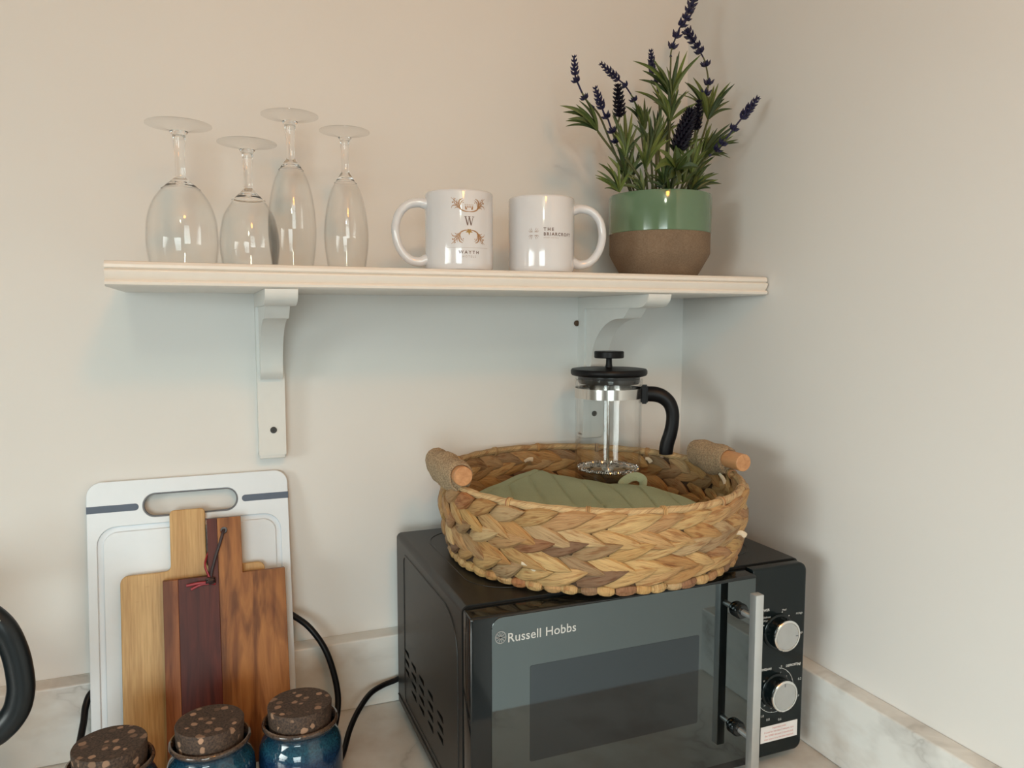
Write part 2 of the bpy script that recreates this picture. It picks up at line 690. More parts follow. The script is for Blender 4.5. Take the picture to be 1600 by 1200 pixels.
def text2d(body, size, align='CENTER', spacing=1.0, bold=0.0, line=1.0):
    cu = bpy.data.curves.new('tmp', 'FONT')
    cu.body = body
    cu.size = size
    cu.align_x = align
    cu.space_character = spacing
    cu.space_line = line
    cu.offset = bold
    cu.resolution_u = 3
    o = bpy.data.objects.new('tmp', cu)
    C.objects.link(o)
    bpy.context.view_layer.update()
    dg = bpy.context.evaluated_depsgraph_get()
    me = o.evaluated_get(dg).to_mesh()
    vs = [v.co.copy() for v in me.vertices]
    fs = [tuple(p.vertices) for p in me.polygons]
    o.evaluated_get(dg).to_mesh_clear()
    bpy.data.objects.remove(o)
    bpy.data.curves.remove(cu)
    return vs, fs


def rrect(x0, x1, z0, z1, r, n=6, corners=(1, 1, 1, 1)):
    """ccw from bottom-left; corners = bl, br, tr, tl flags"""
    out = []
    for (cx, cz, a0, fl, px, pz) in ((x0 + r, z0 + r, pi, corners[0], x0, z0), (x1 - r, z0 + r, 1.5 * pi, corners[1], x1, z0),
                                     (x1 - r, z1 - r, 0, corners[2], x1, z1), (x0 + r, z1 - r, 0.5 * pi, corners[3], x0, z1)):
        if not fl:
            out.append((px, pz))
            continue
        for i in range(n + 1):
            a = a0 + 0.5 * pi * i / n
            out.append((cx + r * cos(a), cz + r * sin(a)))
    return out


def fillet(poly, rads, n=5):
    out = []
    m = len(poly)
    for i in range(m):
        p = Vector(poly[i]).to_2d()
        r = rads[i] if isinstance(rads, (list, tuple)) else rads
        if r <= 0:
            out.append(tuple(p))
            continue
        a = (Vector(poly[i - 1]).to_2d() - p).normalized()
        b = (Vector(poly[(i + 1) % m]).to_2d() - p).normalized()
        ang = a.angle(b)
        d = r / math.tan(ang / 2)
        s0, s1 = p + a * d, p + b * d
        for k in range(n + 1):
            t = k / n
            q = s0 * (1 - t) ** 2 + p * 2 * t * (1 - t) + s1 * t * t
            out.append(tuple(q))
    return out


# mapping of 2-D shapes (x, y, thickness z) onto planes
def on_xz(vs, y, x=0, z=0):          # faces -y
    return [Vector((x + v[0], y - v[2], z + v[1])) for v in vs]


def on_yz_left(vs, x):               # 2-D x -> world y, faces -x
    return [Vector((x - v[2], v[0], v[1])) for v in vs]


def on_cyl(vs, cx, cy, r, th0, z0):  # wrapped around a vertical cylinder
    out = []
    for v in vs:
        a = th0 + v[0] / r
        rr = r + 0.00015 + v[2]
        out.append(Vector((cx + rr * cos(a), cy + rr * sin(a), z0 + v[1])))
    return out


# ================================================================== SETTING
WB, WR = 0.010, 0.007      # back wall plane, right wall plane
FLOOR, CEIL = -0.90, 1.52
XL, YF = -2.9, -3.4


def slab(name, x0, x1, y0, y1, z0, z1, mat, bev=0):
    return struct(MB().box(x0, x1, y0, y1, z0, z1, bev).build(name, mat, smooth=bool(bev)))


slab('wall_back', XL - 0.1, WR + 0.1, WB, WB + 0.1, FLOOR, CEIL, 'wall')
slab('wall_right', WR, WR + 0.1, YF - 0.1, WB, FLOOR, CEIL, 'wall')
slab('floor', XL - 0.1, WR + 0.1, YF - 0.1, WB + 0.1, FLOOR - 0.05, FLOOR, 'floor')
slab('ceiling', XL - 0.1, WR + 0.1, YF - 0.1, WB + 0.1, CEIL, CEIL + 0.05, 'ceiling')


def wall_hole(name, axis, c, a0, a1, h0, h1, lo, hi):
    """wall with an opening a0..a1 x h0..h1; axis 'x' = wall at x=c"""
    m = MB()
    for (p0, p1, q0, q1) in ((lo, a0, FLOOR, CEIL), (a1, hi, FLOOR, CEIL), (a0, a1, FLOOR, h0), (a0, a1, h1, CEIL)):
        if axis == 'x':
            m.box(c - 0.1, c, p0, p1, q0, q1)
        else:
            m.box(p0, p1, c - 0.1, c, q0, q1)
    return struct(m.build(name, 'roomwall', smooth=False))


wall_hole('wall_left', 'x', XL, -2.25, -1.25, -0.25, 0.95, YF - 0.1, WB)
wall_hole('wall_front', 'y', YF, -2.10, -1.00, -0.30, 0.90, XL, WR)


def window(name, axis, c, a0, a1, h0, h1):
    root = struct(bpy.data.objects.new(name, None))
    C.objects.link(root)
    root.location = (c, (a0 + a1) / 2, h0) if axis == 'x' else ((a0 + a1) / 2, c, h0)
    inv = Matrix.Translation(-root.location)

    def bar(nm, p0, p1, q0, q1, d0=-0.05, d1=0.005, mat='frame'):
        m = MB()
        if axis == 'x':
            m.box(c + d0, c + d1, p0, p1, q0, q1, 0.003, 1)
        else:
            m.box(p0, p1, c + d0, c + d1, q0, q1, 0.003, 1)
        m.v = [tuple(inv @ Vector(p)) for p in m.v]
        return m.build(nm, mat, root)
    for q in ((a0, a0 + 0.05, h0, h1), (a1 - 0.05, a1, h0, h1), (a0, a1, h0, h0 + 0.05), (a0, a1, h1 - 0.05, h1)):
        bar('window_frame', *q)
    am = (a0 + a1) / 2
    bar('mullion', am - 0.02, am + 0.02, h0, h1)
    for k in (1, 2, 3):
        z = h0 + (h1 - h0) * k / 4
        bar('glazing_bar', a0, a1, z - 0.010, z + 0.010, -0.04, -0.01)
    for u in (0.25, 0.75):
        a = a0 + (a1 - a0) * u
        bar('glazing_bar', a - 0.010, a + 0.010, h0, h1, -0.04, -0.01)
    bar('window_sill', a0 - 0.04, a1 + 0.04, h0 - 0.03, h0, -0.05, 0.08)
    return root


window('window_1', 'x', XL, -2.25, -1.25, -0.25, 0.95)
window('window_2', 'y', YF, -2.10, -1.00, -0.30, 0.90)

# ceiling holders above the warm bulb, plus an added one above the fill
for (x_, y_, z_, lab_) in ((-0.50, -1.45, 1.30, 'bare ceiling bulb holder nearest the worktop'), (-0.90, -2.20, 1.35, 'added ceiling bulb holder above the ambient fill light')):
    pl = thing('ceiling_lamp', (x_, y_, CEIL), lab_, 'lamp')
    MB().lathe([(0, 0), (0.05, 0), (0.045, -0.015), (0.0, -0.017)], 24).build('ceiling_rose', 'frame', pl)
    MB().tube([(0, 0, -0.01), (0, 0, z_ + 0.11 - CEIL)], 0.004, 8).build('flex', 'frame', pl)
    MB().lathe([(0, z_ + 0.12 - CEIL), (0.018, z_ + 0.118 - CEIL), (0.02, z_ + 0.09 - CEIL), (0, z_ + 0.088 - CEIL)], 24).build('bulb_holder', 'frame', pl)

# worktop, upstands, base cabinets
wt = MB().box(XL, WR, -0.62, WB, -0.038, 0.0, 0.003, 2).build('worktop', 'marble')
tag(struct(wt), 'white marble-effect laminate worktop with grey veins')


def upstand(name, vs_box):
    o = MB().box(*vs_box, 0.0025, 3).build(name, 'marble')
    return struct(o)


upstand('trim_1', (XL, -0.0202, -0.020, WB, 0.0, 0.0985))
upstand('trim_2', (-0.020, WR, -0.62, WB, 0.0, 0.0985))
cb = MB().box(XL, WR, -0.58, WB, -0.90, -0.038).build('base_cabinet', 'cabinet', smooth=False)
tag(struct(cb))

# ================================================================== SHELF
SX0, SX1, SY, SZ0, SZ1 = -0.8165, 0.0035, -0.198, 0.5805, 0.6062
sh = thing('wall_shelf', ((SX0 + SX1) / 2, WB, SZ0), 'long cream-painted wooden wall shelf with moulded front edge, carrying glasses, mugs and plant', 'shelf')
lx = -sh.location.x


def shelf_profile():
    y, t = SY, SZ1
    p = [(WB, SZ0), (WB, SZ1)]
    p += [(y + 0.006, t), (y + 0.0035, t - 0.0008), (y + 0.0012, t - 0.0035), (y + 0.0015, t - 0.0065), (y + 0.004, t - 0.0083)]
    p += [(y + 0.0005, t - 0.0092), (y, t - 0.0105), (y + 0.0012, t - 0.0140), (y + 0.0040, t - 0.0175), (y + 0.0048, t - 0.0188)]
    p += [(y + 0.0018, t - 0.0192), (y + 0.0, t - 0.0212), (y + 0.0008, t - 0.0238), (y + 0.0035, t - 0.0254), (y + 0.006, SZ0)]
    return p


prof = shelf_profile()
m = MB()
n = len(prof)
vs = [(SX0, a, b) for a, b in prof] + [(SX1, a, b) for a, b in prof]
fs = [(i, (i + 1) % n, n + (i + 1) % n, n + i) for i in range(n)] + [tuple(range(n)), tuple(range(2 * n - 1, n - 1, -1))]
m.add(vs, fs)
m.v = [tuple(Vector(p) - sh.location) for p in m.v]
m.build('shelf_board', 'shelf', sh, smooth=True, angle=25)


def bracket(cx, label):
    b = thing('shelf_bracket', (cx, WB, 0.3615), label, 'bracket', 'white shelf brackets under the wall shelf')
    ox, oz = cx, 0.3615
    yb = 0.0
    hw = 0.0173
    # back plate with rounded foot
    MB().box(-hw, hw, -0.022, 0.0, 0.006, 0.201).box(-hw, hw, -0.0205, -0.0005, 0.0, 0.012, 0.004, 3).build('back_plate', 'bracket', b, smooth=True, angle=30)
    # top bar with quarter-round nose: profile in (y,z) extruded along x
    def ext(poly, x0, x1, nm):
        n = len(poly)
        v = [(x0, a, c) for a, c in poly] + [(x1, a, c) for a, c in poly]
        f = [(i, (i + 1) % n, n + (i + 1) % n, n + i) for i in range(n)] + [tuple(range(n)), tuple(range(2 * n - 1, n - 1, -1))]
        return MB().add(v, f).build(nm, 'bracket', b, smooth=True, angle=30)
    top = SZ0 - oz
    lo_ = 0.5625 - oz
    nose = [(-0.0, lo_), (-0.0, top - 0.0002), (-0.205, top - 0.0002)]
    for i in range(1, 8):
        a = i / 8 * pi / 2
        nose.append((-0.182 - 0.023 * cos(a), top - 0.0175 * sin(a)))
    nose.append((-0.180, lo_))
    ext(nose, -hw, hw, 'top_bar')
    # ogee web
    zz = oz
    web = [(-0.0215, 0.478 - zz), (-0.0215, lo_), (-0.150, lo_), (-0.138, 0.5515 - zz), (-0.133, 0.5482 - zz)]
    for i in range(0, 13):
        a = i / 12 * pi / 2
        # concave quarter: centre at (-0.133, 0.478)
        web.append((-0.125 + 0.085 * sin(a), 0.480 - zz + 0.068 * cos(a)))
    web += [(-0.038, 0.476 - zz), (-0.030, 0.469 - zz)]
    ext(web, -hw + 0.0035, hw - 0.0035, 'curved_web')
    s = MB().lathe([(0, 0.0006), (0.0012, 0.0006), (0.0016, 0.0012), (0.0036, 0.0012), (0.0043, 0.0006), (0.0043, -0.0002)], 20)
    s.v = [(p[0] + 0.0015, -0.0222 - p[2], p[1] + 0.0392) for p in s.v]
    s.build('screw', 'screw', b)
    return b


bracket(-0.6468, 'white wooden shelf bracket below the glasses')['label'] = 'white wooden shelf bracket below the wine glasses, above the cutting boards'
bracket(-0.1690, 'x')['label'] = 'white wooden shelf bracket partly seen through the coffee press'

# small rusty screw head beside the right bracket
o = MB().lathe([(0, 0), (0.0045, 0.0), (0.0045, 0.002), (0.003, 0.0032), (0, 0.0035)], 16)
o.v = [(p[0] - 0.1885, WB - p[2], p[1] + 0.5405) for p in o.v]
o = o.build('wall_screw', plain('rusty_metal', (0.10, 0.055, 0.03), 0.7, 0.3), loc=(-0.1885, WB, 0.5405))
tag(o, 'small rusty screw head in wall beside the right bracket', 'screw')

# ================================================================== DRINKING GLASSES (upside down)


def stem_glass(x, y, name, outer, foot_r, foot_z, stem_top, stem_r, stem_r2, label, cat, group):
    """outer: list of (r, z) of bowl outside from rim (bottom) up to stem joint; z absolute"""
    z0 = SZ1 + 0.0003
    g = thing(name, (x, y, z0), label, cat, group)
    t = 0.0012
    # smooth the outside
    out = [(v.x, v.y) for v in (spline([(a, b, 0) for a, b in outer], 5))]
    out = [(r, z - z0) for r, z in out]
    joint = out[-1][1]
    solid = 0.010
    inner = []
    for i, (r, z) in enumerate(out):
        if z > joint - solid:
            break
        tt = t if z < joint - 0.035 else t + 0.0012 * (z - joint + 0.035) / 0.02
        inner.append((max(r - tt, 0.001), z))
    top_in = (0.0, inner[-1][1] + 0.0015)
    bowl = [(0.0, joint + 0.002), (stem_r2 * 0.98, joint + 0.002)] + out[::-1] + [((out[0][0] + inner[0][0]) / 2, 0.0)] + inner + [(inner[-1][0] * 0.55, top_in[1] - 0.0006), top_in]
    fz = foot_z - z0
    # one closed glass surface: bowl + stem + foot as one profile
    stem = [(0.0, fz + 0.0022), (foot_r * 0.55, fz + 0.0012), (foot_r * 0.93, fz), (foot_r, fz - 0.0006), (foot_r, fz - 0.0018),
            (foot_r * 0.9, fz - 0.0024), (foot_r * 0.45, fz - 0.0045), (stem_r * 1.7, fz - 0.0075), (stem_r * 1.12, fz - 0.012), (stem_r, fz - 0.017),
            (stem_r2, joint + (fz - joint) * 0.4), (stem_r2, joint + 0.006)]
    prof = stem + out[::-1] + [((out[0][0] + inner[0][0]) / 2, 0.0)] + inner + [(inner[-1][0] * 0.55, top_in[1] - 0.0006), top_in]
    nstem = len(stem)
    # parts: bowl / stem+foot share one continuous surface, split as bowl and foot
    cut = joint - 0.013
    shell_o = [(r, z) for r, z in out if z <= cut]
    shell_i = [(r - t * 0.8, z) for r, z in shell_o][::-1]
    MB().lathe(shell_o + shell_i + [((out[0][0] + inner[0][0]) / 2, -0.0001)], 72, closed=True).build('bowl', 'thin', g)
    MB().lathe([(0, fz + 0.0022)] + stem[1:10] + [(0.0, fz - 0.017)], 64).build('foot', 'thin', g)
    rc = shell_o[-1][0]
    low = [(r, z) for r, z in out if z > cut][::-1]
    MB().lathe([(0, fz - 0.0095), (stem_r * 1.5, fz - 0.0085), (stem_r * 1.12, fz - 0.012), (stem_r, fz - 0.0171), (stem_r2, joint + (fz - joint) * 0.4), (stem_r2, joint + 0.0042)] + low +
               [(rc, cut), (rc - t, cut), (rc * 0.72, cut + 0.0040), (rc * 0.4, cut + 0.0058), (0, cut + 0.0064)], 40).build('stem', 'glass', g)
    return g


GG = 'upturned glasses on the wall shelf'
# px -> m factors about 0.00068
stem_glass(-0.7455, -0.100, 'wine_glass',
           [(0.0355, 0.6068), (0.0385, 0.630), (0.0382, 0.648), (0.0362, 0.6635), (0.0305, 0.6800), (0.0210, 0.6935), (0.0125, 0.7015), (0.0058, 0.7072)],
           0.0352, 0.7665, 0.75, 0.0066, 0.0052, 'largest upturned wine glass at the left end of the shelf', 'wine glass', GG)
stem_glass(-0.6745, -0.130, 'wine_glass',
           [(0.0300, 0.6068), (0.0326, 0.628), (0.0322, 0.6400), (0.0300, 0.6540), (0.0262, 0.6670), (0.0165, 0.6820), (0.0095, 0.6895), (0.0048, 0.6945)],
           0.0322, 0.7460, 0.73, 0.0056, 0.0045, 'short upturned wine glass with the lowest foot, second from left', 'wine glass', GG)
stem_glass(-0.6215, -0.075, 'champagne_flute',
           [(0.0238, 0.6068), (0.0275, 0.634), (0.0287, 0.655), (0.0280, 0.675), (0.0252, 0.6960), (0.0205, 0.7150), (0.0135, 0.7300), (0.0055, 0.7415)],
           0.0338, 0.7945, 0.78, 0.0062, 0.0047, 'tallest upturned champagne flute, behind the short wine glass', 'champagne flute', GG)
stem_glass(-0.5600, -0.100, 'champagne_flute',
           [(0.0225, 0.6068), (0.0262, 0.634), (0.0268, 0.652), (0.0256, 0.6680), (0.0222, 0.6880), (0.0180, 0.7030), (0.0110, 0.7160), (0.0048, 0.7258)],
           0.0300, 0.7755, 0.76, 0.0052, 0.0040, 'shorter upturned champagne flute, nearest the mugs', 'champagne flute', GG)

# ================================================================== MUGS


def ribbon2d(pts, w0, w1, n=8, peak=0.5):
    """tapered stroke as 2-D outline mesh"""
    sp = spline([(a, b, 0) for a, b in pts], n)
    vs, fs = [], []
    m_ = len(sp)
    for i, p in enumerate(sp):
        a = sp[max(0, i - 1)]
        b = sp[min(m_ - 1, i + 1)]
        t = (b - a).normalized()
        nn = Vector((-t.y, t.x, 0))
        u = i / (m_ - 1)
        ww = (w0 + (w1 - w0) * u) * (0.25 + 0.75 * sin(pi * min(1, max(0, u * 0.9 + 0.05))))
        vs += [p + nn * ww / 2, p - nn * ww / 2]
    for i in range(m_ - 1):
        fs.append((2 * i, 2 * i + 1, 2 * i + 3, 2 * i + 2))
    return vs, fs


def poly2d(pts):
    return [Vector((a, b, 0)) for a, b in pts], [tuple(range(len(pts)))]


def mug(x, y, r, h, ang, label):
    z0 = SZ1 + 0.0003
    g = thing('mug', (x, y, z0), label, 'mug', 'white ceramic mugs on the wall shelf')
    t = 0.0035
    prof = [(0, 0.0008), (r - 0.006, 0.0008), (r - 0.005, 0), (r - 0.002, 0.0008), (r - 0.0003, 0.0035), (r, 0.008), (r, h - 0.003),
            (r - 0.0006, h - 0.0008), (r - t / 2, h), (r - t + 0.0006, h - 0.0008), (r - t, h - 0.003), (r - t, 0.012), (r - t - 0.004, 0.006), (0, 0.005)]
    MB().lathe(prof, 96).build('mug_body', 'mug', g)
    d = Vector((cos(ang), sin(ang), 0))
    hp = [(r - 0.002, h * 0.855), (r + 0.008, h * 0.872), (r + 0.022, h * 0.835), (r + 0.033, h * 0.70), (r + 0.0365, h * 0.50),
          (r + 0.032, h * 0.30), (r + 0.021, h * 0.155), (r + 0.008, h * 0.115), (r - 0.002, h * 0.15)]
    pts = [d * a + Vector((0, 0, b)) for a, b in hp]
    sp = spline(pts, 6)
    nn = len(sp)
    rad = [0.0052 + 0.0018 * abs(2 * i / (nn - 1) - 1) ** 3 for i in range(nn)]
    MB().tube(sp, rad, 14, flat=1.35).build('handle', 'mug', g)
    return g


m1x, m1y, m1r = -0.4290, -0.145, 0.0420
mug1 = mug(m1x, m1y, m1r, 0.0945, radians(172), 'white mug with gold crown crest, handle towards the glasses')
m2x, m2y, m2r = -0.3178, -0.145, 0.0425
mug2 = mug(m2x, m2y, m2r, 0.0945, radians(-21), 'white mug with small printed name, handle towards the plant')


def decal(parent, name, shapes, cx, cy, r, th0, z0, mat, label=None):
    m = MB()
    for vs, fs in shapes:
        m.add(on_cyl(vs, cx, cy, r, th0, z0), fs)
    m.v = [tuple(Vector(p) - parent.location) for p in m.v]
    o = m.build(name, mat, parent, smooth=False)
    if label:
        o['label'] = label
    return o


K = 0.00082   # metres per photo pixel on the mug


def mirror2d(s):
    vs, fs = s
    return [Vector((-v[0], v[1], v[2])) for v in vs], [tuple(reversed(f)) for f in fs]


def flourish(sgn):
    """right half of upper ornament around its centre (0,0) in photo px (10 = 1 px); sgn flips vertically"""
    S = []
    def r_(pts, w0, w1):
        q = [(a * K / 10, sgn * b * K / 10) for a, b in pts]
        S.append(ribbon2d(q, w0 * K / 10, w1 * K / 10))
    r_([(0, -48), (60, -45), (120, -20), (165, 30), (195, 90), (262, 150)], 22, 12)
    r_([(120, -18), (150, 50), (140, 110), (95, 135)], 26, 16)
    r_([(135, 20), (120, 80), (80, 115)], 16, 10)
    r_([(150, 40), (178, 90), (175, 125)], 12, 8)
    r_([(165, 30), (215, 75), (222, 150)], 16, 8)
    r_([(160, 10), (205, 40), (245, 30), (262, -5)], 16, 8)
    r_([(150, 0), (190, 10), (212, -8)], 12, 8)
    for (a, b, w) in ((240, 82, 12), (206, 128, 9), (88, 78, 8)):
        S.append(poly2d([((a + w * cos(t * pi / 4)) * K / 10, sgn * (b + w * sin(t * pi / 4)) * K / 10) for t in range(8)]))
    return S


th1 = radians(-91.5)
zc = m1z = 0.6636
up = flourish(1)
lowr = flourish(-1)
decal(mug1, 'crest_flourish', up + [mirror2d(s) for s in up], m1x, m1y, m1r, th1, zc + 0.0148, 'print')
decal(mug1, 'crest_flourish', lowr + [mirror2d(s) for s in lowr], m1x, m1y, m1r, th1, zc - 0.0148, 'print')
# crown
cr = [(-55, -38), (55, -38), (62, 5), (66, 22), (46, 2), (36, 32), (20, 2), (0, 40), (-20, 2), (-36, 32), (-46, 2), (-66, 22), (-62, 5)]
crown = [poly2d([(a * K / 10, b * K / 10) for a, b in [(-55, -38), (55, -38), (60, -8), (-60, -8)]])]
for cx_ in (-52, -26, 0, 26, 52):
    crown.append(poly2d([((cx_ - 9) * K / 10, -10 * K / 10), ((cx_ + 9) * K / 10, -10 * K / 10), (cx_ * 1.12 * K / 10, 30 * K / 10)]))
    crown.append(poly2d([((cx_ * 1.12 + 6 * cos(t * pi / 3)) * K / 10, (33 + 6 * sin(t * pi / 3)) * K / 10) for t in range(6)]))
decal(mug1, 'crown_print', crown, m1x, m1y, m1r, th1, zc + 0.0148 + 0.0015, 'print')
# serif W: thick and thin strokes with serifs
def q4(ax, ay, bx, by, wa):
    return poly2d([((ax - wa / 2) * K / 10, ay * K / 10), ((bx - wa / 2) * K / 10, by * K / 10), ((bx + wa / 2) * K / 10, by * K / 10), ((ax + wa / 2) * K / 10, ay * K / 10)])
W = [q4(-55, 62, -22, -62, 17), q4(0, 62, -22, -62, 8), q4(0, 62, 30, -62, 17), q4(62, 62, 30, -62, 8)]
for a in (-55, 0, 62):
    W.append(q4(a, 66, a, 60, 36))
decal(mug1, 'letter_print', W, m1x, m1y, m1r, th1, zc - 0.0002, 'print_dark')
star = []
pts = []
for i in range(10):
    a = -pi / 2 + i * pi / 5
    rr = 60 if i % 2 == 0 else 24
    if i in (4, 6):
        rr = 40
    if i == 5:
        rr = 24
    pts.append((rr * cos(a) * K / 10, rr * sin(a) * K / 10))
decal(mug1, 'star_print', [poly2d(pts)], m1x, m1y, m1r, th1, zc - 0.0120, 'print_gold')
ln = [q4(-30 * 10 + j * 60, 1.5, -30 * 10 + j * 60, -1.5, 60) for j in range(0, 11)]
decal(mug1, 'name_print', ln, m1x, m1y, m1r, th1, zc - 0.0312, 'print_grey')
t_ = [text2d('WAYTH', 0.0052, spacing=1.6, bold=0.00012)]
decal(mug1, 'name_print', t_, m1x, m1y, m1r, th1, zc - 0.0385, 'print_dark')
t_ = [text2d('HOTELS', 0.0036, spacing=1.45)]
decal(mug1, 'name_print', t_, m1x, m1y, m1r, th1, zc - 0.0430, 'print_grey')
# mug 2
th2 = atan2(-1.0584 - m2y, -0.7235 - m2x)
z2 = 0.6525
decal(mug2, 'name_print', [text2d('THE', 0.0056, 'LEFT', 1.5, 0.00015)], m2x, m2y, m2r, th2 + 0.065, z2 + 0.0040, 'print_dark')
decal(mug2, 'name_print', [text2d('BRIARCROFT', 0.0054, 'LEFT', 1.32, 0.00015)], m2x, m2y, m2r, th2 + 0.065, z2 - 0.0018, 'print_dark')
decal(mug2, 'name_print', [text2d('APART HOTELS', 0.0023, 'LEFT', 1.3)], m2x, m2y, m2r, th2 + 0.065, z2 - 0.0052, 'print_grey')
em = []
for sx in (-1, 1):
    for sy in (-1, 1):
        em.append(ribbon2d([(sx * 0.0008, sy * 0.0022), (sx * 0.0035, sy * 0.003), (sx * 0.0055, sy * 0.0062)], 0.0013, 0.0006))
        em.append(ribbon2d([(sx * 0.0015, sy * 0.0035), (sx * 0.003, sy * 0.0055), (sx * 0.0028, sy * 0.0072)], 0.0010, 0.0005))
        em.append(ribbon2d([(sx * 0.002, sy * 0.002), (sx * 0.005, sy * 0.0022), (sx * 0.0068, sy * 0.0042)], 0.0010, 0.0005))
decal(mug2, 'emblem_print', em, m2x, m2y, m2r, th2 - 0.225, z2 + 0.0005, 'print_grey')

# ================================================================== PLANT
px, py = -0.1175, -0.110
pot = thing('potted_lavender', (px, py, SZ1 + 0.0003), 'artificial lavender in green glazed and brown stoneware pot at shelf end', 'potted plant')
PL = pot.location
R1 = 0.0718
MB().lathe([(0, 0), (0.0515, 0), (0.0535, 0.0012), (R1 - 0.0025, 0.0290), (R1 - 0.0008, 0.0330), (R1 - 0.0008, 0.0605)], 80).build('stoneware_base', 'stone', pot)
MB().lathe([(R1 - 0.0008, 0.0605), (R1, 0.0612), (R1 + 0.0005, 0.085), (R1 + 0.0006, 0.1105), (R1 - 0.0004, 0.1138), (R1 - 0.003, 0.1146), (R1 - 0.0055, 0.1135), (R1 - 0.0062, 0.106), (R1 - 0.0062, 0.085)], 80).build('glazed_rim', 'green', pot)
MB().lathe([(0, 0.101), (R1 - 0.0068, 0.098), (R1 - 0.0068, 0.090), (0, 0.088)], 40).build('filler', 'soil', pot)


def leafmesh(p0, p1, width, bend, rnd):
    p0, p1 = Vector(p0) - PL, Vector(p1) - PL
    d = p1 - p0
    L = d.length
    out = Vector((p1.x, p1.y, 0))
    side = d.cross(Vector((0, -1, 0.15)))
    if side.length < 1e-5:
        side = Vector((1, 0, 0))
    side.normalize()
    nrm = side.cross(d).normalized()
    # roll
    side = (side * cos(rnd) + nrm * sin(rnd)).normalized()
    nrm = side.cross(d).normalized()
    # sag: start steeper then arch over
    upv = Vector((0, 0, 1)) - d.normalized() * d.normalized().z
    n = 9
    vs, uv, fs = [], [], []
    for i in range(n):
        t = i / (n - 1)
        c = p0 + d * t + upv * (bend * L * sin(pi * t))
        wd = width * (sin(pi * min(1, (t * 0.93 + 0.05))) ** 0.75) * (1.0 - 0.25 * t)
        if i == n - 1:
            wd = width * 0.04
        for j, (s_, hgt) in enumerate(((-1, 0.28), (0, 0.0), (1, 0.28))):
            vs.append(c + side * (s_ * wd / 2) + nrm * (hgt * wd))
            uv.append((t, (s_ + 1) / 2))
    for i in range(n):
        t = i / (n - 1)
        for j in range(3):
            vs.append(vs[i * 3 + j] - nrm * 0.0005)
            uv.append(uv[i * 3 + j])
    o = n * 3
    for i in range(n - 1):
        for j in range(2):
            a = i * 3 + j
            fs.append((a, a + 1, a + 4, a + 3))
            fs.append((o + a, o + a + 3, o + a + 4, o + a + 1))
    for i in range(n - 1):
        a = i * 3
        fs.append((a, a + 3, o + a + 3, o + a))
        fs.append((a + 2, o + a + 2, o + a + 5, a + 5))
    m = MB()
    m.add(vs, fs)
    m.uv = uv
    return m


